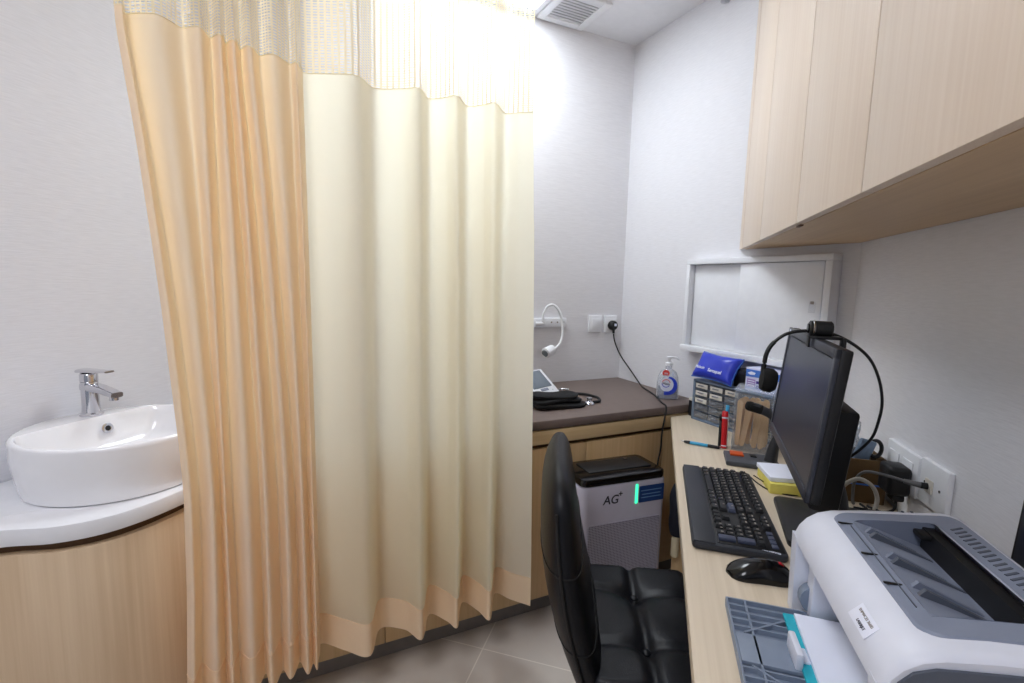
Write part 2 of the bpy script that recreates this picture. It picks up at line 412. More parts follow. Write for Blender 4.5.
MB().lathe([(.022, 0), (.022, -.004), (.010, -.008), (.009, -.045), (.012, -.05), (.012, -.06), (.004, -.062)], 20).build('body', M['alu'], t)
MB().lathe([(.018, -.066), (.018, -.069), (.003, -.07), (.003, -.062)], 16).build('deflector', M['alu'], t)

# ------------------------------------------------------------------ examination couch
t = thing('examination_couch', 'built-in wooden couch with a grey-brown vinyl cushion along the back wall', 'couch', (0, 0, 0))
BX0, BX1, BY0, BY1 = -.160, XB-.002, 1.512, YA-.002
def half(x0, x1, y0, y1, z0, z1, bev=0): return MB().box(((x0+x1)/2, (y0+y1)/2, (z0+z1)/2), (x1-x0, y1-y0, z1-z0), bev=bev)
half(BX0, BX1, BY0-.006, BY1, .762, .802, .012).build('cushion', M['vinyl'], t)
half(BX0, BX1, BY0, BY0+.022, .708, .760, .002).build('rail', M['wood_rail'], t)
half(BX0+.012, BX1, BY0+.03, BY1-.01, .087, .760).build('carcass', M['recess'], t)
seams = [BX0, .289, .68, 1.071, 1.46, BX1]
for a, b in zip(seams, seams[1:]): half(a+.0015, b-.0015, BY0+.008, BY0+.028, .088, .690, .002).build('door', M['wood_bench'], t)
half(BX0, BX0+.011, BY0+.03, BY1-.03, .088, .760).build('side_panel', M['wood_bench'], t)
half(BX0+.02, BX1, BY0+.06, BY1-.02, 0, .086).build('plinth', M['kick'], t)

# ------------------------------------------------------------------ wash counter, basin, tap
VO = C(0, 0, 0)
def loc_uw(lst): return [(w, u) for u, w in lst]
edge = [(.40, -1.605), (.43, -1.55), (.50, -1.42), (.565, -1.365), (.62, -1.30), (.66, -1.225), (.72, -1.17), (.80, -1.143), (.90, -1.138), (.955, -1.150)]
sp = spline([(w, u, 0) for u, w in edge], 6)
front = [(p.x, p.y) for p in sp]
# right end follows the couch side (world x = BX0-.01)
def uw_of(x, y): return (x*SG+y*CG, x*CG-y*SG)
e1 = uw_of(BX0-.012, 1.50); e2 = uw_of(BX0-.012, 2.02)
outline = front + [(e1[1], e1[0]), (e2[1], e2[0]), (-1.606, e2[0]+.02)]
def inset(pts, d, keep=0):
    out = []
    for i, p in enumerate(pts):
        if i >= len(front): out.append((p[0], p[1])); continue
        a = Vector(pts[max(i-1, 0)]); b = Vector(pts[min(i+1, len(front)-1)]); tdir = (b-a).normalized(); nrm = Vector((tdir.y, -tdir.x))
        q = Vector(p)-nrm*d if nrm.dot(Vector(p)-Vector((-1.45, .9))) > 0 else Vector(p)+nrm*d
        out.append((max(q.x, -1.606), q.y))
    return out
t = thing('vanity_unit', 'curved pale oak vanity cabinet under a white worktop by the left wall', 'cabinet', (0, 0, 0), RZ)
MB().prism(outline, .715, .755, bev=.004).build('worktop', M['solid'], t)
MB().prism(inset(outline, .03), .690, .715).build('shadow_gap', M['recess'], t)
MB().prism(inset(outline, .012), .10, .690, bev=.001).build('cabinet_body', M['wood_sink'], t)
MB().prism(inset(outline, .06), 0, .10).build('plinth', M['kick'], t)
# basin: round tub with a tap deck at the back
BU, BW, BR = .915, -1.370, .218
t = thing('wash_basin', 'white round ceramic basin standing on the vanity worktop', 'basin', C(BU, BW, .755), RZ)
N = 56
def ringo(r, z, dx=0.0, e=2.0, a=None): return [(dx+x, y, z) for x, y in sup(r if a is None else a, r, e, N)]
def inner(fr, z):  # bowl outline, flattened towards the back deck
    out = []
    for x, y in sup(1, 1, 2.0, N):
        r = .207*fr
        px = x*r; py = y*r
        lim = -.118*fr
        if px < lim: px = lim + (px-lim)*.12
        out.append((px+.002, py, z))
    return out
rings = [ringo(.196, 0), ringo(.204, .004), ringo(.213, .05), ringo(.219, .10), ringo(BR, .130), ringo(BR, .137), ringo(BR-.003, .1415), ringo(BR-.008, .143),
         inner(1.0, .143), inner(.985, .140), inner(.96, .12), inner(.90, .075), inner(.74, .048), inner(.45, .038), inner(.1, .035)]
MB().loft(rings).build('bowl', M['ceramic'], t)
of = MB()
Mo = basis((-.110, .035, .108), (0, 1, 0), (-.25, 0, 1), (1, 0, .25))
of.lathe([(.0145, 0), (.0145, .003), (.011, .004), (.0075, .0035), (.0075, .001)], 24, M4=Mo); of.build('overflow_ring', M['chrome'], t)
MB().lathe([(.0074, 0), (.0074, .0022)], 20, M4=Mo).build('overflow_hole', M['black'], t)
MB().lathe([(.024, 0), (.024, .003), (.018, .006), (.002, .006)], 24, c=(.02, 0, .036)).build('drain', M['chrome'], t)
t = thing('basin_tap', 'chrome single-lever mixer tap on the back edge of the basin', 'tap', C(.945, -1.530, .898), RZ)
MB().lathe([(.027, 0), (.027, .006), (.022, .010), (.0205, .03), (.0205, .085), (.021, .095), (.020, .097)], 28).build('body', M['chrome'], t)
spt = MB(); rings = []
for k in range(9):
    a = k/8; x = -.012+a*.118; z = .083-a*.016+.004*math.sin(a*PI); hw = .019-.003*a; hh = .0125-.005*a
    rings.append([(x, p, z+q) for p, q in sup(hw, hh, 4, 16)])
spt.loft(rings); spt.lathe([(.011, 0), (.011, -.012), (.009, -.013)], 16, c=(.094, 0, .064)); spt.build('spout', M['chrome'], t)
MB().lathe([(.019, .097), (.021, .099), (.021, .118), (.019, .121)], 24).build('cartridge', M['chrome'], t)
lv = MB(); rings = []
for k in range(9):
    a = k/8; x = -.022+a*.105; z = .127+.004*a; hw = .021-.008*a; hh = .006-.003*a
    rings.append([(x, p, z+q) for p, q in sup(hw, hh, 3, 16)])
lv.loft(rings); lv.build('lever', M['chrome'], t)

# ------------------------------------------------------------------ curtain
CP = [(-.291,-.241,1.36),(-.274,-.222,1.33),(-.275,-.212,1.39),(-.216,-.172,1.325),(-.177,-.154,1.39),(-.141,-.135,1.33),(-.124,-.122,1.404),(-.101,-.09,1.331),(-.093,-.064,1.404),(-.074,-.048,1.336),(-.064,-.021,1.413),(-.042,.001,1.336),(-.023,.023,1.414),(.008,.041,1.353),(.042,.058,1.413),(.057,.068,1.365),(.073,.083,1.422),(.135,.149,1.39),(.2,.212,1.36),(.253,.258,1.435),(.317,.328,1.4),(.362,.365,1.36),(.406,.418,1.435),(.443,.461,1.4),(.471,.485,1.36),(.522,.539,1.435),(.56,.572,1.4),(.588,.592,1.36),(.648,.657,1.435),(.686,.698,1.4),(.719,.745,1.37)]
ZM, ZH, ZB, ZT = 1.822, .305, .205, 2.47
tp = spline([(a, c, 0) for a, b, c in CP], 7); bt = spline([(b, c, 0) for a, b, c in CP], 7)
NP = len(tp)
ISEAM = 112
arc = [0.0]
for i in range(1, NP): arc.append(arc[-1]+(tp[i]-tp[i-1]).length)
KSW = [(0, 0), (.148, .44), (.294, .78), (.4, 1.0), (.513, 1.18), (.613, 1.34), (.7, 1.42), (.874, 1.3), (1.03, 1.1), (1.2, 1.0)]
def cpoint(i, z):
    k = (1.78-z)/(1.78-.33)
    kk = k if k > 0 else k*.35
    # the bunch sways: most of the sideways shift happens in the upper half
    ks = kk if kk <= 0 else min(1.15, 1-(1-min(kk, 1))**1.7 + max(0, kk-1)*.2)
    if kk > 0 and i < ISEAM:
        f = 1-i/ISEAM; T = KSW; j = max(k_ for k_ in range(len(T)-1) if T[k_][0] <= kk)
        e = T[j][1]+(T[j+1][1]-T[j][1])*min(1, (kk-T[j][0])/(T[j+1][0]-T[j][0])); ks = ks*(1-f)+e*f
    x = tp[i].x + (bt[i].x-tp[i].x)*ks
    yc = 1.36+.04*min(1, max(0, i/(NP*.55)))
    amp = (1.0+.45*max(0, min(1, kk))*(1 if i > NP*.52 else .35) if z < 1.5 else 1.0-.35*min(1, (z-1.5)/.6))*(1+.12*math.sin(i*.13)*max(0, kk))
    dy = tp[i].y-yc
    if i < ISEAM:          # gathered part: broad rounded faces, narrow valleys
        n = min(1, max(0, (.048-dy)/.092)); dy = .048-.092*n**.5
    y = yc + dy*amp + .004*math.sin(z*4+i*.11)*max(0, min(1, kk))
    if z < .5: y -= (.5-z)*.035*math.sin(i*.21)
    zo = .036*max(0, 1-i/ISEAM)*min(1, max(0, (z-.3)/1.5))
    return Vector((x, y, z+zo))
def sheet(z0, z1, nz, i0=0, i1=NP-1):
    mb = MB(); uvl = mb.bm.loops.layers.uv.new('UVMap')
    V = []
    for j in range(nz+1):
        z = z0+(z1-z0)*j/nz
        V.append([mb.bm.verts.new(cpoint(i, z)) for i in range(i0, i1+1)])
    for j in range(nz):
        for i in range(i0, i1):
            q = i-i0; f = mb.bm.faces.new((V[j][q], V[j][q+1], V[j+1][q+1], V[j+1][q]))
            for l, (a, b) in zip(f.loops, ((i, j), (i+1, j), (i+1, j+1), (i, j+1))):
                l[uvl].uv = (arc[a]*1.3, z0+(z1-z0)*b/nz)
    return mb
t = thing('privacy_curtain', 'cream pleated privacy curtain with a net top hanging in front of the couch', 'curtain', (0, 0, 0))
sheet(ZH, ZM, 44, ISEAM).build('cloth', M['cloth'], t, angle=180, recalc=False)
sheet(ZH, ZM, 44, 0, ISEAM).build('gathered_cloth', M['cloth_shade_tint'], t, angle=180, recalc=False)
sheet(ZB, ZH, 5).build('hem_band', M['hem'], t, angle=180, recalc=False)
sheet(ZM, ZT, 12).build('net_header', M['net'], t, angle=180, recalc=False)
st = MB()
st.tube([cpoint(i, ZH) for i in range(0, NP)], .0016, 5)
st.build('hem_seam', M['hem'], t)
st = MB(); st.tube([cpoint(i, ZM) for i in range(0, NP)], .0016, 5); st.build('net_seam', M['cloth'], t)
for i in range(4, NP, 7):
    p = cpoint(i, ZT); MB().box((p.x, 1.40, ZT+.012), (.006, .012, .03), bev=.002).build('hook', M['white'], t)
t2 = thing('curtain_track', 'white ceiling curtain track above the cream curtain', 'track', (.5, 1.40, HC))
MB().box((.05, 0, -.011), (1.9, .028, .022), bev=.004).build('rail', M['white_lac'], t2)

# ------------------------------------------------------------------ back-wall fittings
def plate(x, z, w=.083, h=.090, name='', label='', cat=''):
    t = thing(name, label, cat, (x, YA, z))
    MB().box((0, -.005, 0), (w, .010, h), bev=.003).build('plate', M['white'], t); return t
t = plate(1.506, 1.099, name='light_switch', label='white rocker light switch left of the black plug on the back wall', cat='switch')
MB().box((.002, -.011, -.002), (.05, .006, .056), rot=(.06, 0, 0), bev=.002).build('rocker', M['white'], t)
t = plate(1.606, 1.096, name='wall_socket', label='white wall socket on the back wall with the black plug in it', cat='socket')
MB().box((0, -.0105, 0), (.06, .003, .06), bev=.001).build('socket_face', M['white'], t)
t = thing('mains_lead', 'black plug and cord trailing from the back wall across the couch', 'cable', (1.608, YA-.012, 1.09))
pl = MB(); pl.lathe([(.024, 0), (.026, .004), (.026, .022), (.02, .03), (.004, .031)], 20, M4=basis((0, 0, 0), (1, 0, 0), (0, 0, 1), (0, -1, 0))); pl.tube([(0, -.02, -.01), (0, -.022, -.042)], [.009, .006], 10)
pg = pl.build('plug', M['black'], t)
MB().box((.004, -.0315, .004), (.016, .002, .014), bev=.0006).build('rating_label', M['white_print'], pg)
o0 = Vector((1.608, YA-.012, 1.09))
cord = [(1.608, 2.083, 1.046), (1.615, 2.075, 1.0), (1.645, 2.06, .93), (1.665, 1.99, .855), (1.648, 1.90, .808), (1.604, 1.82, .806), (1.552, 1.69, .806), (1.478, 1.56, .806), (1.452, 1.503, .803), (1.440, 1.494, .76), (1.432, 1.496, .70), (1.428, 1.495, .62), (1.418, 1.497, .55), (1.40, 1.50, .30), (1.38, 1.50, .06)]
MB().tube([p-o0 for p in spline(cord, 8)], .0036, 8).build('cord', M['rubber'], t)
t = thing('reading_lamp', 'white gooseneck reading lamp fixed to the back wall over the couch', 'lamp', (1.20, YA, 1.107))
MB().box((-.03, -.011, .002), (.30, .022, .046), bev=.004).build('mount_bar', M['white'], t)
MB().tube([(-.075, -.02, 0), (-.075, -.045, 0)], [.016, .014], 14).build('joint', M['white'], t)
MB().tube([(-.075, -.045, 0), (-.045, -.05, 0), (-.03, -.05, .002)], [.010, .009, .008], 12).build('arm_socket', M['white'], t)
gn = spline([(-.034, -.05, .0), (.0, -.052, .008), (.008, -.055, .05), (.022, -.062, .084), (.048, -.068, .094), (.078, -.075, .07), (.098, -.082, .012), (.098, -.088, -.05), (.082, -.095, -.092), (.055, -.10, -.115), (.030, -.105, -.122)], 8)
gn = [Vector((p.x-.042*min(1, max(0, (i-2)/8)), p.y, p.z)) for i, p in enumerate(gn)]
MB().tube(gn, .0065, 10).build('gooseneck', M['white'], t)
hd = MB(); hd.tube([(-.002, -.10, -.120), (-.008, -.103, -.121), (-.054, -.118, -.136), (-.058, -.12, -.137)], [.012, .024, .026, .022], 20); hd.build('lamp_head', M['white'], t)
MB().tube([(-.0575, -.1195, -.1365), (-.060, -.1205, -.1375)], [.018, .017], 18).build('lens', M['lcd'], t)
for k in range(3): MB().box((.03+.035*k, -.0225, .004), (.008, .002, .008), bev=.001).build('socket_slot', M['greyink'], t)

# ------------------------------------------------------------------ things on the couch
CZ = .802
t = thing('blood_pressure_monitor', 'white blood pressure monitor with a grey screen half hidden by the curtain', 'monitor', (1.018, 1.835, CZ), .40)
mb = MB(); rings = []
prof = [(-.062, .0), (.062, .0), (.062, .105), (.048, .112), (-.050, .034), (-.062, .024)]
Mp = basis((-.085, 0, 0), (0, 1, 0), (0, 0, 1), (1, 0, 0)); mb.prism(prof, 0, .17, bev=.006, M4=Mp); mb.build('case', M['white'], t)
sl = math.atan2(.078, .098)
MB().box((0, .006, .0795), (.125, .095, .004), rot=(sl, 0, 0), bev=.002).build('screen', M['lcd'], t)
MB().box((.0, -.040, .0425), (.05, .014, .004), rot=(sl, 0, 0), bev=.002).build('button', M['prn_grey'], t)
t = thing('pressure_cuff', 'folded black nylon blood pressure cuff on the couch cushion', 'cuff', (1.022, 1.668, CZ), .05)
mb = MB()
def fold(dx, dy, z0, th, w, d, seed):
    rnd = random.Random(seed); ph = rnd.random()*6
    rings = []
    for k in range(13):
        a = k/12; x = -w/2+w*a; e = min(1, .55+4*min(a, 1-a))
        zc = z0+.004*math.sin(a*5+ph); rings.append([(x+dx, p*e+dy+.006*math.sin(a*4+ph), max(.0005, zc+q*e)) for p, q in sup(d/2, th/2, 3.2, 20)])
    mb.loft(rings)
fold(0, 0, .011, .022, .235, .12, 1); fold(-.006, .006, .030, .020, .215, .115, 2); fold(-.012, .012, .047, .016, .20, .105, 3)
mb.build('folded_sleeve', M['fabric'], t)
MB().tube(spline([(-.10, .05, .05), (-.07, .085, .045), (-.02, .09, .04), (.03, .085, .012), (.02, .12, .006), (-.03, .15, .006)], 6), .0045, 8).build('air_tube', M['rubber'], t)
t = thing('stethoscope', 'black stethoscope with a steel chest piece beside the black cuff', 'stethoscope', (1.165, 1.662, CZ))
MB().tube(spline([(-.035, .155, .012), (.02, .165, .008), (.075, .13, .007), (.092, .06, .007), (.062, .0, .007), (.02, -.012, .009)], 8), .0055, 10).build('tube', M['rubber'], t)
MB().tube(spline([(-.035, .155, .012), (-.06, .17, .03), (-.085, .15, .035)], 6), .004, 8).build('ear_tube', M['steel'], t)
MB().tube(spline([(-.035, .155, .012), (-.05, .13, .03), (-.08, .10, .048), (-.05, .075, .05)], 6), .004, 8).build('ear_tube', M['steel'], t)
MB().lathe([(.022, 0), (.023, .003), (.021, .008), (.012, .014), (.010, .022), (.013, .026), (.012, .03), (.002, .031)], 24, c=(0, -.012, 0)).build('chest_piece', M['chrome'], t)

# sanitizer bottle
t = thing('sanitizer_bottle', 'clear pump bottle of hand wash with red and blue labels on the couch corner', 'bottle', (1.568, 1.622, CZ), -.62)
def bott(hw, ht, z): return [(x, y, z) for x, y in sup(hw, ht, 2.6, 30)]
body = [bott(.042, .026, 0), bott(.047, .030, .006), bott(.048, .031, .03), bott(.047, .030, .07), bott(.043, .028, .10), bott(.034, .024, .122), bott(.018, .018, .134), bott(.0135, .0135, .137), bott(.0135, .0135, .150)]
MB().loft(body).build('body', M['clearbottle'], t)
MB().loft([bott(.042, .026, .003), bott(.044, .028, .03), bott(.043, .027, .055)]).build('liquid', M['gel'], t)
pm = MB(); pm.lathe([(.016, .150), (.016, .162), (.009, .164), (.0065, .166), (.0065, .182), (.012, .183), (.012, .190), (.002, .191)], 20)
pm.tube([(0, 0, .187), (.03, 0, .187), (.042, 0, .178)], [.006, .005, .004], 10); pm.build('pump', M['white'], t)
yf = -.0312
def disc(r, c, m, name, par, x0=-9, x1=9, z0=-9, z1=9, n=40, y=yf, cut=None, cutr=0):
    mb = MB(); pts = []
    for k in range(n):
        a = 2*PI*k/n; x = c[0]+r*math.cos(a); z = c[1]+r*math.sin(a); pts.append((min(max(x, x0), x1), min(max(z, z0), z1)))
    mb.prism(pts, 0, .0006, M4=basis((0, y, 0), (1, 0, 0), (0, 0, 1), (0, -1, 0))); return mb.build(name, m, par)
disc(.034, (-.004, .068), M['white_print'], 'label_backing', t, x1=.03)
cres = []
for k in range(25):
    a = -1.75+k*3.4/24; cres.append((.034*math.cos(a)+.002, .064+.040*math.sin(a)))
for k in range(25):
    a = 1.5-k*3.05/24; cres.append((.026*math.cos(a)-.006, .068+.030*math.sin(a)))
MB().prism(cres, 0, .0008, M4=basis((0, yf-.0006, 0), (1, 0, 0), (0, 0, 1), (0, -1, 0))).build('blue_crescent', M['bluelabel2'], t)
MB().box((-.008, yf-.001, .030), (.022, .0008, .016)).build('blue_patch', M['bluelabel2'], t)
rg = MB(); rg.tube([(-.012+.017*math.cos(a), yf-.001, .074+.017*math.sin(a)) for a in [(.2+k*.12) for k in range(22)]], .0016, 6); rg.build('red_ring', M['redlabel'], t)
rg = MB(); rg.tube([(-.012+.017*math.cos(a), yf-.001, .074+.017*math.sin(a)) for a in [(3.2+k*.12) for k in range(22)]], .0016, 6); rg.build('blue_ring', M['bluelabel2'], t)
text('brand_lettering', 'Walch', .0125, M['ink'], t, basis((-.012, yf-.0014, .072), (1, 0, -.15), (.15, 0, 1), (0, -1, 0)), bold=.0003)
disc(.0155, (-.014, .118), M['redlabel'], 'red_badge', t, z0=.109, y=-.0262)
text('badge_lettering', '75%', .010, M['white_print'], t, basis((-.014, -.0272, .117), (1, 0, 0), (0, 0, 1), (0, -1, 0)), bold=.0002)

# ------------------------------------------------------------------ wall hatch
t = thing('wall_hatch', 'white framed hatch with sliding panels on the wall beside the wall cabinet', 'hatch', (XB, 1.32, 1.225))
y0, y1, z0, z1 = -.332, .300, -.200, .198
D = .05
def xb(ya, yb, za, zb, xa, xb_, bev=.002): return MB().box((-(xa+xb_)/2, (ya+yb)/2, (za+zb)/2), (xb_-xa, yb-ya, zb-za), bev=bev)
fr = MB()
for (ya, yb, za, zb) in ((y0, y1, z1-.022, z1), (y0, y0+.024, z0, z1-.022), (y1-.02, y1, z0, z1-.022)): fr.merge(xb(ya, yb, za, zb, 0, D).bm)
fr.build('frame', M['white_lac'], t)
xb(y0, y1+.004, z0-.002, z0+.022, 0, D+.008).build('sill', M['white_lac'], t)
xb(y0+.024, y1-.02, z0+.022, z1-.022, 0, .008).build('back_panel', M['white_lac'], t)
xb(.0, y1-.022, z0+.023, z1-.024, .010, .020).build('sliding_panel', M['white'], t)
d2 = xb(y0+.034, .03, z0+.023, z1-.024, .026, .038).build('sliding_panel', M['white'], t)
MB().box((-.039, y0+.062, .018), (.003, .022, .036), bev=.001).build('finger_catch', M['clear'], d2)
MB().box((-.041, y0+.062, .034), (.003, .012, .010), bev=.001).build('catch_tab', M['greyink'], d2)

# ------------------------------------------------------------------ wall cabinet
t = thing('wall_cabinet', 'long pale oak wall cabinet hanging over the desk', 'cabinet', C(0, .2990, 1.456), RZ)
UE = -.30
far_f = (0.020, 2.150+.0); 
def u_on_B(w): return (XB-.004 - w*CG)/SG
poly = [(.0198, UE), (WC-.304, UE), (WC-.304, u_on_B(WC-.001)), (.0198, u_on_B(.325))]
MB().prism(poly, 0, 1.02).build('carcass', M['wood_under'], t, smooth=False)
dseam = [u_on_B(.303+.02)-.012, 2.092, 1.742, 1.308, .922, .50, .08, UE]
for k, (b, a) in enumerate(zip(dseam, dseam[1:])):
    if k == 0:
        MB().prism([(0, a+.001), (.020, a+.001), (.020, u_on_B(.324)), (0, u_on_B(.304))], 0.001, 1.02).build('filler_panel', M['wood_cab'], t, smooth=False); continue
    dr = MB().box((.010, (a+b)/2, .511), (.019, b-a-.005, 1.020), bev=.0008).build('door', M['wood_cab'], t)
    MB().box((.0110, a, .511), (.014, .0046, 1.016)).build('gap_strip', M['gap'], t, smooth=False)
    if k in (2, 4, 6): MB().box((.016, a+.03, -.002), (.008, .034, .004), bev=.001).build('finger_pull', M['recess'], dr)

# ------------------------------------------------------------------ desk
t = thing('desk', 'pale oak built-in desk running along the right wall', 'desk', (0, 0, 0), RZ)
def wu(x, y): u, w = uw_of(x, y); return (w, u)
fc = 0.0785
corner = wu(1.487, 1.5085)
ufar = (1.508 + fc*SG)/CG
top = [(fc, -.35), (WC-.003, -.35), (WC-.003, u_on_B(WC-.003)), wu(XB-.003, 1.508), (fc, ufar)]
MB().prism(top, .727, DZ, bev=.0015).build('desktop', M['wood_desk'], t)
MB().box(((.10+WC)/2, 1.86, .3635), (WC-.10-.01, .022, .727), bev=.001).build('support_panel', M['wood_bench'], t)
MB().box(((.10+WC)/2, -.30, .3635), (WC-.10-.01, .022, .727), bev=.001).build('support_panel', M['wood_bench'], t)
MB().box((WC-.03, .78, .55), (.02, 2.1, .34), bev=.001).build('modesty_panel', M['wood_bench'], t)

# hook and bag hanging under the desk
t = thing('navy_pouch', 'dark navy cloth pouch hanging from a hook beside the desk end', 'bag', C(1.835, .125, .50), RZ)
mb = MB(); rings = []
for k in range(11):
    a = k/10; z = .075-.20*a; w_ = .030+.022*math.sin(a*PI)+.004*math.sin(a*9); d_ = .010+.022*math.sin(a*PI*.9)
    rings.append([(x+.008*math.sin(a*3), y-.004, z) for x, y in sup(w_, d_, 2.2, 18)])
mb.loft(rings); mb.build('pouch_body', M['navy'], t)
MB().tube(spline([(-.02, -.01, .07), (-.012, -.006, .105), (.01, -.004, .108), (.02, -.008, .07)], 6), .004, 8).build('strap', M['navy'], t)
t = thing('coat_hook', 'small chrome hook on the desk end panel above the navy pouch', 'hook', C(1.849, .118, .605), RZ)
hk = MB(); hk.box((0, -.003, .004), (.022, .006, .022), bev=.002); hk.tube(spline([(0, -.004, 0), (0, -.022, -.004), (0, -.026, .008)], 5), .003, 8); hk.build('hook_body', M['chrome'], t)
t = thing('key_fob', 'cream plastic key fob hanging below the navy pouch by the desk end', 'fob', C(1.822, .112, .335), RZ)
MB().lathe([(.010, -.04), (.014, -.036), (.014, .03), (.012, .036), (.002, .038)], 18).build('fob_body', M['cream'], t)
MB().tube([(0, 0, .036), (.004, -.004, .062)], .002, 6).build('cord', M['rubber'], t)

# ------------------------------------------------------------------ air purifier
PA = -.085
t = thing('air_purifier', 'lilac-white air purifier with a black lid and green light in front of the couch', 'air purifier', (1.106, 1.398, 0), PA)
PW, PD, PH = .356, .185, .602
MB().prism(rrect(PW, PD, .028), .012, PH, bev=.006).build('body', M['lilac'], t)
MB().prism(rrect(PW-.03, PD-.03, .02), 0, .012).build('base', M['black'], t)
MB().prism(rrect(PW-.004, PD-.004, .028), PH, PH+.030, bev=.008).build('lid', M['black_gloss'], t)
MB().box((.012, .012, PH+.031), (PW-.09, PD-.085, .004), bev=.002).build('outlet_grille', M['black'], t)
MB().prism(rrect(PW-.055, .44, .012, cx=0, cy=.245), 0, .0035, M4=basis((0, -PD/2-.001, 0), (1, 0, 0), (0, 0, 1), (0, -1, 0))).build('front_grille', M['perf'], t)
MB().box((.045, -PD/2-.001, .558), (.010, .004, .072), bev=.001).build('led_strip', M['green_led'], t)
lb = MB(); lb.prism(rrect(.108, .062, .004, cx=.110, cy=.553), 0, .0012, M4=basis((0, -PD/2, 0), (1, 0, 0), (0, 0, 1), (0, -1, 0))); lb = lb.build('blue_label', M['blue_label'], t)
for z, w_ in ((.566, .09), (.552, .08), (.540, .085)): MB().box((.108, -PD/2-.0016, z), (w_, .0008, .003)).build('printed_line', M['blue_line'], lb)
text('logo_lettering', 'AG', .045, M['ink'], t, basis((-.062, -PD/2-.0005, .548), (1, 0, 0), (0, 0, 1), (0, -1, 0)), bold=.0006, shear=.15)
text('logo_plus', '+', .030, M['ink'], t, basis((-.022, -PD/2-.0005, .566), (1, 0, 0), (0, 0, 1), (0, -1, 0)), bold=.0008)
MB().prism(rrect(.11, .36, .01, cx=0, cy=.30), 0, .003, M4=basis((-PW/2, 0, 0), (0, -1, 0), (0, 0, 1), (-1, 0, 0))).build('side_panel', M['lilac'], t)
MB().box((-PW/2-.003, .0, .22), (.003, .02, .08), bev=.001).build('side_grip', M['black'], t)
MB().box((.085, .045, PH+.034), (.016, .010, .004), bev=.001).build('control_button', M['steel'], t)

# ------------------------------------------------------------------ chair (facing the desk)
FA = RZ + math.radians(11.0)
cs = C(1.207, .085)
t = thing('office_chair', 'black leather office chair with a tall back and tufted seat at the desk', 'chair', (cs.x, cs.y, 0), FA)
# local x = facing direction, local y = left of it (away from camera)
SW, SD, ST = .47, .46, .47
mb = MB()
seams_x = (-.075, .075); 
def seat_pt(a, b):
    x = (a-.5)*SD; y = (b-.5)*SW
    ex = 1-abs(2*a-1); ey = 1-abs(2*b-1)
    r = .09
    fx = math.sqrt(max(0, 1-(1-min(1, ex/r))**2)); fy = math.sqrt(max(0, 1-(1-min(1, ey/r))**2))
    z = ST-.05+.05*min(fx, 1)*min(fy, 1)
    for sx in (-.085, .08):
        z -= .013*math.exp(-((x-sx)/.013)**2)*fx*fy
        for sy in (-.10, .10): z -= .016*math.exp(-((x-sx)**2+(y-sy)**2)/.0016)
    for sy in (-.10, .10): z -= .007*math.exp(-((y-sy)/.012)**2)*fx*fy
    z += .006*math.sin(x*20)*math.sin(y*14)
    k = 1-.06*(max(0, abs(2*a-1))**6*max(0, abs(2*b-1))**6)
    return (x*k, y*k, z)
V = mb.grid(seat_pt, 56, 56)
loop = [V[0][i] for i in range(57)]+[V[j][56] for j in range(1, 57)]+[V[56][i] for i in range(55, -1, -1)]+[V[j][0] for j in range(55, 0, -1)]
prev = loop
for dz, k in ((.03, 1.0), (.05, .97)):
    nw = [mb.bm.verts.new((v.co.x*k, v.co.y*k, ST-.05-dz)) for v in loop]
    for i in range(len(loop)):
        j = (i+1) % len(loop); mb.bm.faces.new((prev[i], prev[j], nw[j], nw[i]))
    prev = nw
mb.bm.faces.new(prev)
mb.build('seat', M['leather'], t, angle=60)
bt_ = MB()
for sx in (-.085, .08):
    for sy in (-.10, .10): bt_.ell((sx, sy, ST-.022), (.011, .011, .006))
bt_.build('tuft_buttons', M['leather'], t)
# backrest
bk = MB(); rings = []; NB = 30
BH0, BH1 = .36, .905
def bk_c(h): return -.205 - .135*h + .030*h*h - .018*math.sin(h*PI*1.0)
for k in range(NB+1):
    a = k/NB; h = a
    z = BH0+(BH1-BH0)*h
    tipk = 1.0 if h < .86 else math.sqrt(max(.0, 1-((h-.86)/.14)**2))
    bot = 1.0 if h > .10 else math.sqrt(max(.05, 1-((.10-h)/.10)**2))
    hw = (.205+.028*math.sin(h*PI*.9))*(.35+.65*tipk)*(.6+.4*bot)
    ht = (.040+.012*math.sin(h*PI*1.2))*max(.12, tipk)*max(.3, bot)
    ring = []
    for x, y in sup(ht, hw, 2.7, 36):
        dish = .012*(y/.23)**2
        ring.append((bk_c(h)+x+dish, y, z))
    rings.append(ring)
bk.loft(rings); bk.build('backrest', M['leather'], t, angle=80)
pp = MB()
for fz in (.30, .62):
    h = fz; hw = (.205+.028*math.sin(h*PI*.9)); ht = .040+.012*math.sin(h*PI*1.2)
    pts = [Vector((bk_c(h)+x*1.004+.012*(y/.23)**2, y*1.002, BH0+(BH1-BH0)*h)) for x, y in sup(ht, hw, 2.7, 48)]
    pp.tube(pts, .0018, 6, closed=True)
pp.build('seam_lines', M['rubber'], t)
for sgn in (-1, 1):
    pp = MB(); pts = []
    for k in range(3, 27):
        h = k/NB; hw = (.205+.028*math.sin(h*PI*.9)); pts.append((bk_c(h)+.012*(hw/.23)**2-.012, sgn*(hw+.0005), BH0+(BH1-BH0)*h))
    pp.tube(pts, .0035, 8)
    pp.build('piping', M['rubber'], t)
MB().box((-.02, 0, .355), (.24, .20, .03), bev=.008).build('seat_plate', M['black'], t)
MB().tube(spline([(-.06, 0, .35), (-.12, 0, .345), (-.17, 0, .36), (-.20, 0, .42)], 6), [.02]*19, 10).build('back_bracket', M['black'], t)
MB().lathe([(.028, .10), (.028, .22), (.018, .221), (.018, .345)], 20).build('gas_lift', M['black'], t)
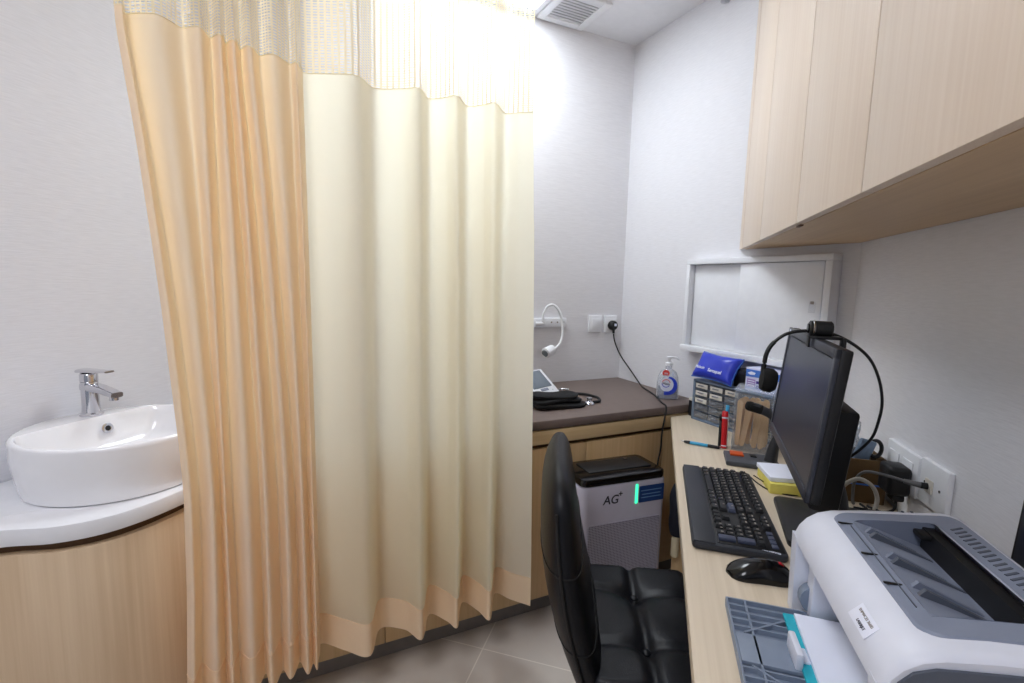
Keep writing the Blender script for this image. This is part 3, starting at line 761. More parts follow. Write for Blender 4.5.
for k in range(5):
    a = 2*PI*k/5+.35; ca, sa = math.cos(a), math.sin(a)
    lg = MB(); lg.tube([(0, 0, .115), (.14*ca, .14*sa, .10), (.27*ca, .27*sa, .078)], [.030, .024, .016], 12); lg = lg.build('base_leg', M['black'], t)
    cw = MB(); cx, cy = .27*ca, .27*sa
    for sd in (-1, 1): cw.lathe([(.026, -.009), (.028, -.004), (.028, .004), (.026, .009)], 20, M4=basis((cx-sa*.015*sd, cy+ca*.015*sd, .028), (ca, sa, 0), (0, 0, 1), (-sa, ca, 0)))
    cw.tube([(cx, cy, .03), (cx, cy, .075)], .008, 8); cw.build('caster', M['black'], lg)

# ------------------------------------------------------------------ drawer organizer against the hatch wall
# local x = along the wall to the right (world -y), local y = into the wall (world +x)
OZ = DZ
RO = -PI/2
t = thing('drawer_organizer', 'blue-grey small parts organizer with clear drawers at the desk end', 'organizer', (1.548, 1.457, OZ), RO)
OW, OD, OH = .385, .125, .170
fr = MB()
fr.box((OW/2, OD/2, .005), (OW, OD, .010), bev=.002); fr.box((OW/2, OD/2, OH-.004), (OW, OD, .008), bev=.002)
fr.box((.005, OD/2, OH/2), (.010, OD, OH), bev=.002); fr.box((OW-.005, OD/2, OH/2), (.010, OD, OH), bev=.002); fr.box((OW/2, OD-.004, OH/2), (OW, .008, OH))
NC, NR = 5, 5
cw = (OW-.02)/NC; rh = (OH-.018)/NR
for k in range(1, NC): fr.box((.010+k*cw, OD/2+.004, OH/2), (.003, OD-.008, OH-.016))
for k in range(1, NR): fr.box((OW/2, OD/2+.004, .010+k*rh), (OW-.02, OD-.008, .0025))
fr.build('housing', M['greyframe'], t)
for i in range(NC):
    for j in range(NR):
        cx = .010+(i+.5)*cw; cz = .010+(j+.5)*rh
        d = MB(); d.box((cx, .003, cz), (cw-.006, .004, rh-.006), bev=.001); d.box((cx, .05, cz-rh/2+.005), (cw-.008, .09, .002)); d.box((cx, -.004, cz+.002), (.026, .010, .004), bev=.001)
        d = d.build('drawer', M['drawerclear'], t)
        if (i, j) in ((0, 2), (0, 3), (0, 4), (1, 3), (1, 4), (2, 4), (3, 2)): MB().box((cx, -.0006, cz), (cw-.014, .0008, rh-.012)).build('paper_label', M['cream_label'], d)
        else: MB().box((cx, .05, cz-.004), (cw-.02, .06, rh-.016), bev=.004).build('contents', M['prn_dark'] if (i+j) % 2 else M['cream'], d)
OT = OZ+OH
# black tin left of the organizer
t = thing('small_black_box', 'small black box with a pale lid squeezed left of the drawer organizer', 'box', (1.575, 1.482, OZ), RO)
MB().box((0, .03, .034), (.036, .06, .068), bev=.003).build('box_body', M['black'], t)
MB().box((0, .03, .073), (.037, .061, .012), bev=.002).build('lid', M['cream_label'], t)
# blue pouch leaning on the hatch
t = thing('blue_pouch', 'royal blue inflated vinyl pouch lying on the left end of the drawer organizer', 'pouch', (1.565, 1.357, OT+.060), 0)
X_ = Vector((.0, -1, -.03)).normalized(); Y_ = Vector((.50, .32, .86)).normalized(); Z_ = X_.cross(Y_).normalized(); Y_ = Z_.cross(X_)
MP = basis((0, 0, 0), X_, Y_, Z_)
def pil(sgn):
    def fn(a, b):
        x = 2*a-1; y = 2*b-1
        px = x*.098*(1-.10*(1-y*y)); py = y*.058*(1-.12*(1-x*x))
        zz = sgn*.032*math.sqrt(max(0, (1-x**4)*(1-y**4)))**.9 + .004*math.sin(px*40)*math.sin(py*50)*(1-x*x)*(1-y*y)
        return MP @ Vector((px, py, zz))
    return fn
mb = MB(); mb.grid(pil(1), 28, 20); mb.grid(pil(-1), 28, 20); bmesh.ops.remove_doubles(mb.bm, verts=mb.bm.verts, dist=1e-5)
mb.build('pouch_body', M['blue_bag'], t, angle=120)
pp = MB(); edge_ = []
for k in range(40):
    a = k/40*4; s_ = int(a); f = (a-s_)*2-1
    x, y = ((f, -1), (1, f), (-f, 1), (-1, -f))[s_]
    edge_.append(MP @ Vector((x*.098*(1-.10*(1-y*y)), y*.058*(1-.12*(1-x*x)), 0)))
pp.tube(edge_, .0022, 6, closed=True); pp.build('welded_edge', M['bxblue'], t)
def pt(x, y):
    z = .032*math.sqrt(max(0, (1-(x/.098)**4)*(1-(y/.058)**4)))**.9 + .0015
    return MP @ Vector((x, y, z))
for s_, x, y, sz in (('Malacin', -.048, -.022, .017), ('Seroquel', .026, -.026, .019)):
    p = pt(x, y); dx = (pt(x+.01, y)-pt(x-.01, y)); dy = (pt(x, y+.006)-pt(x, y-.006)); n_ = dx.cross(dy).normalized(); dy = n_.cross(dx)
    text('lettering', s_, sz, M['white_print'], t, basis(p+n_*.002, dx, dy, n_), bold=.0004, sx=.95)
# dark box and glove box on the organizer
t = thing('dark_storage_box', 'small dark box on the organizer between blue pouch and blue-white carton', 'box', (1.585, 1.262, OT), RO)
MB().box((0, .03, .035), (.05, .07, .07), bev=.003).build('box_body', M['black'], t)
MB().box((0, -.0055, .058), (.04, .001, .010)).build('label_strip', M['ink'], t)
t = thing('glove_carton', 'white and blue medical carton with purple print on the drawer organizer', 'carton', (1.572, 1.232, OT), RO)
MB().box((.095, .045, .043), (.185, .09, .086), bev=.0015).build('carton', M['bxwhite'], t)
MB().prism([(0.004, .052), (.10, .056), (.181, .052), (.181, .080), (.004, .080)], 0, .0008, M4=basis((0, 0, 0), (1, 0, 0), (0, 0, 1), (0, -1, 0))).build('blue_banner', M['bxblue'], t)
sw = MB(); sw.prism([(.010, .066), (.026, .073), (.044, .070), (.040, .062), (.022, .060)], 0, .0012, M4=basis((0, 0, 0), (1, 0, 0), (0, 0, 1), (0, -1, 0))); sw.build('pale_swoosh', M['white_print'], t)
for x, z, w_, h_, m_ in ((.07, .036, .042, .010, 'bxpurple'), (.078, .018, .058, .012, 'bxpurple'), (.028, .030, .034, .030, 'bxlilac')): MB().box((x, -.0004, z), (w_, .0012, h_)).build('printed_block', M[m_], t)
for k in range(3): MB().box((.028, -.0012, .022+.008*k), (.028, .0008, .003)).build('printed_line', M['white_print'], t)
MB().box((.150, -.0004, .010), (.006, .0012, .006)).build('printed_mark', M['ink'], t)

# acrylic box of wooden spatulas
t = thing('acrylic_box', 'clear acrylic box holding wooden tongue depressors on the desk', 'container', (1.378, 1.112, DZ), math.radians(-58))
AW, AD, AH = .115, .115, .205
MB().box((AW/2, AD/2, .003), (AW, AD, .006)).build('floor_panel', M['clear'], t, smooth=False)
for nm, c_, d_ in (('side_wall', (.0015, AD/2, AH/2), (.003, AD, AH)), ('side_wall', (AW-.0015, AD/2, AH/2), (.003, AD, AH)), ('front_wall', (AW/2, .0015, AH/2), (AW, .003, AH)), ('back_wall', (AW/2, AD-.0015, AH/2), (AW, .003, AH))):
    MB().box(c_, d_).build(nm, M['clear'], t, smooth=False)
MB().box((AW/2, AD/2, AH+.004), (AW+.004, AD+.004, .008), bev=.001).build('lid', M['clear'], t, smooth=False)
rim = MB()
for (x, y) in ((.001, .001), (AW-.001, .001), (.001, AD-.001)): rim.box((x, y, AH/2), (.003, .003, AH))
rim.build('bright_edge', M['clearbottle'], t)
base = Matrix.Translation(Vector((1.378, 1.112, DZ))) @ Matrix.Rotation(math.radians(-58), 4, 'Z')
sp0 = None
rnd = random.Random(3)
for k in range(12):
    col_ = k % 4; row = k//4
    if sp0 is None:
        mb = MB(); pts = []
        for q in range(9): a = PI*q/8; pts.append((.0095*math.cos(a), .0705+.0095*math.sin(a)))
        for q in range(9): a = PI+PI*q/8; pts.append((.0095*math.cos(a), -.0705+.0095*math.sin(a)))
        pts = [(x*(1+.15*math.sin(y*30)), y) for x, y in pts]
        mb.prism(pts, -.0009, .0009, bev=.0004, M4=basis((0, 0, 0), (1, 0, 0), (0, 0, 1), (0, -1, 0)), seg=1)
        o = sp0 = mb.build('tongue_depressor', M['spatula'])
    else:
        o = sp0.copy(); COL.objects.link(o)
    lx = .018+.024*col_+rnd.uniform(-.004, .004); ly = .014+.030*row+rnd.uniform(-.003, .003)
    o.matrix_world = base @ Matrix.Translation(Vector((lx, ly, .092+rnd.uniform(0, .004)))) @ Euler((rnd.uniform(-.05, .06), rnd.uniform(-.12, .12), rnd.uniform(-.5, .5))).to_matrix().to_4x4()
    tag(o, 'pale wooden tongue depressor standing inside the clear acrylic box', 'tongue depressor', 'tongue depressors in the acrylic box')
# pens in front of the acrylic box
def pen(name, label, cat, p0, p1, r, parts):
    p0, p1 = Vector(p0), Vector(p1); z = (p1-p0).normalized(); x = Vector((0, 0, 1)).cross(z)
    if x.length < 1e-3: x = Vector((1, 0, 0))
    x.normalize(); y = z.cross(x); L = (p1-p0).length
    t = thing(name, label, cat, p0)
    for nm, a, b, r0, r1, m_ in parts:
        MB().lathe([(r0*r*.85, a*L), (r0*r, a*L+.0015), (r1*r, b*L-.0015), (r1*r*.85, b*L)], 16, M4=basis((0, 0, 0), x, y, z)).build(nm, M[m_], t)
    return t
q = C(1.752, .243, DZ+.001)
pen('red_penlight', 'red penlight standing upright against the acrylic box', 'penlight', q, q+Vector((.016, .018, .124)), .0095, [('barrel', 0, .80, 1, 1, 'red'), ('band', .80, .84, 1.04, 1.04, 'white_print'), ('head', .84, 1.0, 1.1, 1.0, 'red'), ('foot_ring', .05, .09, 1.05, 1.05, 'white_print')])
q = C(1.772, .232, DZ+.001)
pen('black_pen', 'black pen standing left of the red penlight', 'pen', q, q+Vector((.016, .016, .108)), .0055, [('barrel', 0, .8, 1, 1, 'black'), ('cap', .8, 1, 1.15, 1.0, 'black_gloss')])
q = C(1.782, .252, DZ+.001)
pen('blue_pen', 'pen with a light blue cap standing behind the red penlight', 'pen', q, q+Vector((.014, .014, .140)), .006, [('barrel', 0, .8, 1, 1, 'white'), ('cap', .8, 1, 1.15, 1.0, 'ltblue')])
q = C(1.766, .104, DZ+.0062); q2 = C(1.735, .232, DZ+.0062)
pen('mechanical_pencil', 'light blue and black mechanical pencil lying on the desk', 'pencil', q, q2, .0055, [('tip', 0, .10, .2, .55, 'steel'), ('grip', .09, .24, .8, 1, 'black'), ('barrel', .24, .68, 1, 1, 'ltblue'), ('end', .68, .97, .98, .95, 'black'), ('button', .97, 1.0, .6, .5, 'steel')])

# desk microphone
t = thing('desk_microphone', 'grey desk microphone with orange button and curved dark neck', 'microphone', C(1.632, .30, DZ), RZ)
mb = MB(); Mb = basis((0, .0, 0), (1, 0, 0), (0, 1, 0), (0, 0, 1))
mb.prism([(-.066, .055), (-.070, -.050), (.085, -.060), (.085, .052)], 0, .016, bev=.005); mb.build('base', M['micgrey'], t)
MB().prism([(-.050, .04), (-.052, .005), (-.012, .003), (-.012, .038)], .0155, .0225, bev=.002).build('talk_button', M['orange'], t)
MB().prism([(.008, .034), (.008, .010), (.026, .008), (.026, .032)], .0155, .020, bev=.002).build('power_button', M['black'], t)
nk = spline([(.062, -.005, .012), (.068, -.004, .06), (.074, -.002, .10), (.071, 0, .134), (.056, 0, .158), (.026, 0, .174), (-.010, 0, .183)], 8)
n_ = len(nk); rr = [(.019 if i < 6 else .0105) if i < 10 else .0105+.0035*min(1, (i-10)/20) for i in range(n_)]
rr = [.020*(1-min(1, i/14))+.0115*min(1, i/14)+.004*max(0, (i-26)/22) for i in range(n_)]
MB().tube(nk, rr, 14).build('neck', M['micdark'], t)
MB().tube([(.026, 0, .174), (-.010, 0, .183), (-.018, 0, .1845), (-.0205, 0, .185)], [.0145, .0155, .012, .006], 14).build('microphone_head', M['foam'], t)

# note pads
t = thing('yellow_notepad', 'yellow sticky notepad stack under the white notepad by the monitor', 'notepad', C(1.468, .362, DZ), RZ+.05)
MB().box((0, 0, .014), (.098, .135, .028), bev=.0008).build('pad', M['yellow'], t)
t = thing('white_notepad', 'white memo notepad lying on top of the yellow notepad', 'notepad', C(1.475, .357, DZ+.0285), RZ+.12)
MB().box((0, 0, .006), (.092, .115, .012), bev=.0006).build('pad', M['paper'], t)

# ------------------------------------------------------------------ keyboard
KL, KD = .462, .183
t = thing('keyboard', 'black desktop keyboard lying along the front of the desk', 'keyboard', C(1.262, .189, DZ), RZ)
# local: x = depth (left = user side), y = along; keyboard's left end is away from the camera (+y)
mb = MB()
mb.prism(rrect(KD, KL, .012), .002, .017, bev=.004); mb.build('body', M['kbd'], t)
MB().box((-.067, 0, .0175), (.044, KL-.006, .006), bev=.002).build('palm_rest', M['kbd'], t)
MB().box((.022, 0, .0172), (.128, KL-.022, .003), bev=.001).build('key_well', M['black'], t)
for sy in (-1, 1): MB().box((.07, sy*.19, .001), (.02, .03, .002)).build('foot', M['rubber'], t)
def key_mesh(w):
    k = MB(); d = .0165
    rings = [[(x, y, 0) for x, y in rrect(d, w, .002, 2)], [(x, y, .0035) for x, y in rrect(d-.0008, w-.0008, .002, 2)], [(x, y, .0085) for x, y in rrect(d-.0045, w-.0045, .002, 2)]]
    k.loft(rings); bmesh.ops.recalc_face_normals(k.bm, faces=k.bm.faces)
    me = bpy.data.meshes.new('key'); k.bm.to_mesh(me); k.bm.free(); me.materials.append(M['keycap']); return me
kms = {}
U = .0188
def key(x, y, wu_=1.0, m_=None):
    kk = (round(wu_, 2), m_)
    if kk not in kms:
        me = key_mesh(wu_*U-.002)
        if m_: me.materials.clear(); me.materials.append(M[m_])
        kms[kk] = me
    o = bpy.data.objects.new('key', kms[kk]); COL.objects.link(o); o.parent = t; o.location = (x, y, .0185)
# columns: start at the far end (y = +KL/2) and walk towards the camera
y_st = KL/2-.016; rx = [.070, .044, .0252, .0064, -.0124, -.0312]
rows = {1: [1]*13+[2], 2: [1.5]+[1]*12+[1.5], 3: [1.75]+[1]*11+[2.25], 4: [2.25]+[1]*10+[2.75], 5: [1.25, 1.25, 1.25, 5.75, 1.25, 1.25, 1.5, 1.5]}
for r, ws in rows.items():
    y = y_st
    for k, w_ in enumerate(ws): key(rx[r], y-w_*U/2, w_, 'keygrey' if (r == 3 and k == len(ws)-1) else None); y -= w_*U
y = y_st
for k in range(13):
    key(rx[0], y-U*.5, .95); y -= U*(1.16 if k in (0, 4, 8) else 1.05)
yn = y_st-15*U-.008
for k in range(3):
    key(rx[0], yn-(k+.5)*U); key(rx[1], yn-(k+.5)*U); key(rx[2], yn-(k+.5)*U); key(rx[5], yn-(k+.5)*U)
key(rx[4], yn-1.5*U)
yk = yn-3*U-.008
for k in range(4):
    for r in (1, 2, 3, 4, 5):
        if k == 3 and r in (2, 3, 4, 5): continue
        if r == 5 and k == 1: continue
        key(rx[r], yk-(k+.5)*U*.98, 1.0)
MB().box((rx[2]-.0094+.0, yk-3.4*U, .0225), (.034, .0165, .008), bev=.002).build('key', M['keygrey'], t)
MB().box((rx[4]-.0094, yk-3.4*U, .0225), (.034, .0165, .008), bev=.002).build('key', M['keygrey'], t)
for k in range(4): MB().box((.070, yk-(k+.5)*U*.98, .0195), (.012, .014, .004), bev=.001).build('media_button', M['keygrey'], t)
Mk = basis((.0795, -KL/2+.030, .0176), (0, -1, 0), (1, 0, 0), (0, 0, 1))
text('logo_lettering', 'lenovo', .0125, M['white_print'], t, basis((.060, -KL/2+.010, .0178), (.96, -.25, 0), (.25, .96, 0), (0, 0, 1)), bold=.0002)
# key legends: small pale dashes on the caps
lg = MB()
for r, ws in rows.items():
    y = y_st
    for w_ in ws:
        if w_ < 3: lg.box((rx[r]+.003, y-w_*U/2+.002, .0274), (.004, .004, .0004))
        y -= w_*U
for k in range(13): lg.box((rx[0]+.002, y_st-(k+.5)*U*1.07, .0274), (.003, .006, .0004))
for k in range(3):
    for r in (1, 2, 3, 4, 5): lg.box((rx[r]+.002, yk-(k+.5)*U*.98, .0274), (.005, .003, .0004))
    for r in (0, 1, 2): lg.box((rx[r]+.002, yn-(k+.5)*U, .0274), (.003, .008, .0004))
tag(lg.build('key_legends', M['greyink'], t), kind='stuff')

# mouse
t = thing('computer_mouse', 'glossy black computer mouse beside the keyboard near the printer', 'mouse', C(.972, .215, DZ), RZ+.10)
# long axis points to +w (cable end at the right)
mb = MB(); rings = []
for k in range(21):
    a = k/20; x = -.060+.120*a
    e = math.sqrt(max(0.0, 1-(2*a-1)**4)); hw = (.031+.002*math.cos(a*PI*2))*max(.05, e); h = max(.003, (.033*math.sin(PI*min(1, .12+.88*(1-a)*.95+.05))**.6*e*.9+.004))
    ring = []
    for q_ in range(17): b = PI*q_/16; ring.append((x, hw*math.cos(b)*-1, max(.0, h*math.sin(b)**.8)))
    ring += [(x, hw*.9, .0), (x, -hw*.9, .0)]
    rings.append(ring)
mb.loft(rings); mb.build('shell', M['black_gloss'], t)
MB().tube([(.034, -.004, .023), (.034, .004, .023)], .0082, 14).build('scroll_wheel', M['red'], t)
MB().tube(spline([(.058, 0, .008), (.085, .015, .004), (.12, .05, .004), (.13, .12, .004)], 6), .002, 8).build('cable', M['rubber'], t)

# ------------------------------------------------------------------ monitor on its stand
YAW, TLT = -.085, .093
mc = C(1.155, .298, 1.070)
MWD, MHT = .490, .272
t = thing('computer_monitor', 'black widescreen monitor with a switched-off screen on the desk', 'monitor', (mc.x, mc.y, DZ), RZ+YAW)
zc = 1.070-DZ
# panel local frame: X along -u (viewer's right), Y up (leaning back), Z towards the viewer (-w)
n_ = Vector((-math.cos(TLT), 0, math.sin(TLT))); upv = Vector((math.sin(TLT), 0, math.cos(TLT))); rt = Vector((0, -1, 0))
MM = basis((0, 0, zc), rt, upv, n_)
def pb(c, d, bev=0.0): return MB().merge(MB().box(c, d, bev=bev).bm, M4=MM)
pb((0, 0, -.012), (MWD, MHT, .018), .004).build('housing', M['black'], t)
bz = MB()
for c_, d_ in (((0, MHT/2-.009, 0), (MWD, .018, .008)), ((0, -MHT/2+.010, 0), (MWD, .020, .008)), ((-MWD/2+.007, 0, 0), (.014, MHT, .008)), ((MWD/2-.007, 0, 0), (.014, MHT, .008))): bz.box(c_, d_, bev=.002)
MB().merge(bz.bm, M4=MM).build('bezel', M['bezel'], t)
pb((0, -.001, -.0005), (MWD-.027, MHT-.037, .004)).build('screen', M['screen'], t, smooth=False)
text('maker_mark', 'AIA', .013, M['white_print'], t, MM @ Matrix.Translation((-MWD/2+.026, MHT/2-.009, .0045)), bold=.0003)
MB().merge(MB().box((0, MHT/2-.0185, .0042), (MWD-.05, .0012, .0006)).bm, M4=MM).build('bezel_line', M['black'], t)
pb((0, -.02, -.029), (.30, .17, .020), .008).build('rear_housing', M['black'], t)
sd = MB(); sd.box((0, -.095, -.064), (.21, .21, .052), bev=.008)
MB().merge(sd.bm, M4=MM).build('stand_bracket', M['black'], t)
nkk = MB(); nkk.tube(spline([(.062, -.02, zc-.16), (.078, -.02, .10), (.085, -.02, .012)], 6), [.030]*13, 16); nkk.build('stand_column', M['black'], t)
MB().prism(rrect(.21, .26, .02, cx=.105, cy=.075), 0, .014, bev=.004).build('stand_base', M['black'], t)

# webcam
wl = MM @ Vector((.045, MHT/2, -.012)); wloc = Matrix.Translation((mc.x, mc.y, DZ)) @ Matrix.Rotation(RZ+YAW, 4, 'Z') @ wl
t = thing('webcam', 'black webcam clipped on top of the monitor', 'webcam', wloc, RZ+YAW)
MB().tube([(-.024, 0, .020), (-.022, 0, .020), (.014, 0, .020), (.017, 0, .020)], [.013, .016, .016, .013], 24).build('camera_body', M['black'], t)
MB().lathe([(.016, 0), (.017, .0012), (.017, .003), (.016, .004)], 24, M4=basis((-.014, 0, .020), (0, 1, 0), (0, 0, 1), (-1, 0, 0))).build('silver_ring', M['steel'], t)
MB().lathe([(.010, 0), (.010, .003), (.006, .0035)], 20, M4=basis((-.0235, 0, .020), (0, 1, 0), (0, 0, 1), (-1, 0, 0))).build('lens', M['black_gloss'], t)
cl = MB(); cl.box((.006, 0, .003), (.056, .030, .006), bev=.002); cl.box((-.0235, 0, -.006), (.004, .026, .022), bev=.001); cl.box((.036, -.005, -.008), (.008, .024, .026), bev=.003); cl.build('clip', M['black'], t)

# headset hooked over the monitor
t = thing('headset', 'black headset hooked over the top of the monitor', 'headset', C(1.15, .335, 1.05), RZ)
arcp = [(-.108, 0, .085), (-.106, -.002, .112), (-.094, .002, .136), (-.068, .004, .158), (-.030, .004, .166), (.010, .003, .163), (.050, 0, .145), (.083, -.004, .116), (.103, -.006, .075), (.113, -.006, .030), (.112, -.004, -.010), (.104, 0, -.052), (.080, .01, -.092), (.056, .022, -.120)]
ap = spline(arcp, 8)
MB().tube(ap, [.0028+.0008*math.sin(PI*min(1, i/60)) for i in range(len(ap))], 10).build('headband', M['black'], t)
MB().tube([ap[k] for k in range(3, 18)], .0046, 10).build('band_slider', M['black'], t)
MB().tube(spline([(-.108, 0, .09), (-.109, 0, .07), (-.104, -.002, .05)], 5), .005, 8).build('ear_arm', M['black'], t)
ec = MB(); Me = basis((-.098, -.004, .056), (0, 1, .1), (.1, -.1, 1), (-1, .0, .1))
ec.lathe([(.010, .016), (.022, .014), (.026, .006), (.026, -.006), (.020, -.014), (.006, -.017)], 24, M4=Me); ec.build('ear_cushion', M['foam'], t)
ec = MB(); ec.lathe([(.010, .012), (.022, .010), (.024, -.004), (.018, -.012), (.005, -.014)], 20, M4=basis((.040, .03, -.135), (0, 1, 0), (.6, 0, .8), (-.8, 0, .6))); ec.build('ear_cushion', M['foam'], t)

# thin cables on the desk behind the keyboard
t = thing('cable', 'thin black cable curling on the desk below the monitor', 'cable', C(1.40, .34, DZ))
o0 = C(1.40, .34, DZ)
MB().tube([C(u, w, DZ+.0025)-o0 for u, w in [(p.x, p.y) for p in spline([(1.50, .285, 0), (1.45, .30, 0), (1.41, .325, 0), (1.40, .37, 0), (1.42, .42, 0), (1.47, .46, 0)], 8)]], .0018, 6).build('wire', M['rubber'], t)
t = thing('cable', 'second thin black cable looping on the desk nearer the keyboard', 'cable', C(1.42, .33, DZ))
o0 = C(1.42, .33, DZ)
MB().tube([C(u, w, DZ+.0065)-o0 for u, w in [(p.x, p.y) for p in spline([(1.505, .295, 0), (1.455, .318, 0), (1.432, .34, 0), (1.425, .39, 0), (1.445, .44, 0)], 8)]], .0016, 6).build('wire', M['rubber'], t)

# ------------------------------------------------------------------ pen cup and its contents by the wall
t = thing('pen_cup', 'brown square desk caddy against the right wall behind the monitor', 'caddy', C(1.475, .535, DZ), RZ)
mb = MB()
for sx, sy, dx, dy in ((-1, 0, .004, .11), (1, 0, .004, .11), (0, -1, .10, .004), (0, 1, .10, .004)): mb.box((sx*.05, sy*.055, .058), (dx, dy, .116), bev=.001)
mb.box((0, 0, .003), (.10, .11, .006)); mb.build('caddy_body', M['cardbrown'], t)
MB().box((0, -.0578, .05), (.09, .002, .004)).build('stitch_band', M['bxblue'], t)
t = thing('clear_film_bag', 'crumpled clear plastic bag sticking out of the brown desk caddy', 'bag', C(1.480, .515, DZ+.03), RZ)
mb = MB(); rnd = random.Random(5)
def film(a, b):
    th = a*2*PI; r = .020+.022*math.sin(b*PI*.85)+.008*math.sin(th*3+b*7)+.004*math.sin(th*7+b*13)
    return (r*math.cos(th)*.9-.012*b, r*math.sin(th)*.8, b*.165+.008*math.sin(th*2))
mb.grid(film, 40, 16); mb.build('film', M['filmbag'], t, angle=20)
t = thing('blue_grey_sachet', 'blue-grey wrapped sachet leaning in the brown desk caddy', 'sachet', C(1.445, .525, DZ+.02), RZ)
mb = MB(); mb.box((0, 0, .07), (.042, .012, .15), rot=(.1, .28, .3), bev=.004); mb.build('wrap', M['bluegrey'], t)
t = thing('scissors', 'black-handled scissors standing in the brown desk caddy', 'scissors', C(1.452, .566, DZ+.02), RZ)
sc_ = MB(); sc_.tube([(.014*math.cos(a), 0, .118+.022*math.sin(a)) for a in [2*PI*k/24 for k in range(24)]], .005, 8, closed=True); sc_.build('handle', M['black'], t)
sc_ = MB(); sc_.tube([(-.012+.008*math.cos(a), .012, .108+.016*math.sin(a)) for a in [2*PI*k/20 for k in range(20)]], .005, 8, closed=True); sc_.build('handle', M['cream'], t)
MB().box((0, .006, .05), (.012, .003, .10), bev=.001).build('blade', M['steel'], t)

# wall sockets over the desk
def wplate(u, w_, h_, z, label):
    t = thing('wall_socket', label, 'socket', C(u, WC, z), RZ)
    MB().box((-.006, 0, 0), (.012, w_, h_), bev=.003).build('plate', M['white'], t); return t
t = wplate(1.388, .160, .100, .872, 'double white wall socket above the desk with the black adapter')
MB().box((-.0135, .035, 0), (.003, .05, .06), bev=.001).build('socket_face', M['white'], t)
MB().box((-.0135, -.035, 0), (.003, .05, .06), bev=.001).build('socket_face', M['white'], t)
t = wplate(1.243, .110, .100, .880, 'white data outlet plate above the desk right of the black adapter')
MB().box((-.0135, .010, -.004), (.003, .03, .03), bev=.001).build('port', M['cream_label'], t)
for s_ in (-1, 1): MB().lathe([(.003, 0), (.003, .0012), (.001, .0015)], 12, M4=basis((-.012, s_*.030, 0), (0, 1, 0), (0, 0, 1), (-1, 0, 0))).build('screw', M['steel'], t)
t = thing('power_adapter', 'chunky black power adapter plugged into the double wall socket', 'adapter', C(1.345, WC-.0155, .845), RZ)
MB().box((-.024, 0, .010), (.048, .062, .070), bev=.010, seg=3).build('adapter_body', M['black'], t)
MB().box((-.020, -.006, -.032), (.026, .036, .018), bev=.006).build('cable_boss', M['black'], t)
MB().tube(spline([(-.020, -.008, -.038), (-.022, -.012, -.062), (-.035, .004, -.080), (-.05, .03, -.086)], 6), .0032, 8).build('cable', M['rubber'], t)
t = thing('network_cable', 'grey network cable plugged into the data outlet and bending down to the desk', 'cable', C(1.253, WC-.0155, .876), RZ)
MB().tube([(0, 0, 0), (-.012, .002, 0)], [.007, .007], 10).build('plug', M['rubber'], t)
MB().tube([(-.012, .002, 0), (-.04, .012, .002)], [.0066, .005], 10).build('strain_relief', M['cablegrey'], t)
MB().tube(spline([(-.038, .012, .002), (-.07, .04, .002), (-.09, .085, -.012), (-.095, .12, -.05), (-.09, .135, -.10), (-.085, .14, -.117)], 8), .0036, 8).build('cable', M['cablegrey'], t)
LOOP = [(.478, .760), (.464, .776), (.456, .806), (.466, .832), (.492, .848), (.520, .835), (.534, .806), (.532, .775), (.530, .760)]
t = thing('white_cable', 'off-white cable looping up behind the printer by the brown caddy', 'cable', C(1.33, .487, DZ), RZ)
MB().tube(spline([(LW-.487, .0, LZ-DZ) for LW, LZ in LOOP], 8), .0048, 10).build('cable', M['cablewhite'], t)
t = thing('black_wire_bundle', 'dark tangle of black wires on the desk behind the monitor foot', 'cable', C(1.27, .53, DZ), RZ)
rnd = random.Random(9); mb = MB()
for k in range(4):
    mb.tube(spline([(rnd.uniform(-.04, .04), -.05+.025*q_, .005+rnd.uniform(0, .022)) for q_ in range(6)], 6), .003, 8)
mb.build('wires', M['rubber'], t)

# ------------------------------------------------------------------ printer
PU0, PU1, PW0 = .55, .90, .243
t = thing('laser_printer', 'white and grey laser printer with open paper tray on the desk', 'printer', C(PU0, PW0, DZ), RZ)
t.scale = (1, 1, 1.06)
LEN = PU1-PU0; DEP = .235
# side profile (x = depth from the front, z)
HX0, HX1, HY0, HY1 = .065, .172, .060, LEN-.058
prof = [(0, .122), (.001, .132), (.006, .145), (.016, .158), (.031, .169), (.050, .1755), (.065, .1780), (.10, .183), (.16, .1890), (.172, .1905), (.202, .1945), (.218, .192), (.228, .184), (.234, .165), (.235, .15)]
def shell_prof(inset=0.0):
    return prof
def ring_at(y, k=0.0):
    up = [(x+(k*.6 if x < .1 else -k*.6), z-k) for x, z in prof]
    lo = [(DEP-k*.6, .004), (.190, .004), (.085, .004), (.085, .122-k*.3)]
    return [(x, y, z) for x, z in up+lo]
mb = MB()
# upper shell runs over the paper bay, which is open at the front between two end posts
rings = [ring_at(.0, .005), ring_at(.002, .003), ring_at(.006, .001), ring_at(.014, 0.0), ring_at(HY0, 0.0), ring_at(HY1, 0.0), ring_at(LEN-.022, 0.0), ring_at(LEN-.010, .003), ring_at(LEN-.003, .010), ring_at(LEN, .020)]
mb.loft(rings)
kill = [f for f in mb.bm.faces if f.calc_center_median().z > .168 and HX0 < f.calc_center_median().x < HX1 and HY0 < f.calc_center_median().y < HY1]
bmesh.ops.delete(mb.bm, geom=kill, context='FACES')
mb.build('upper_shell', M['prn_white'], t, angle=32)
def post(ya, yb):
    p = MB(); pr = [(0.0, .128), (.004, .004), (.086, .004), (.086, .128)]
    p.prism(pr, ya, yb, bev=.003, M4=basis((0, 0, 0), (1, 0, 0), (0, 0, 1), (0, -1, 0))); return p
Mpost = Matrix(((1, 0, 0, 0), (0, 0, 1, 0), (0, 1, 0, 0), (0, 0, 0, 1)))
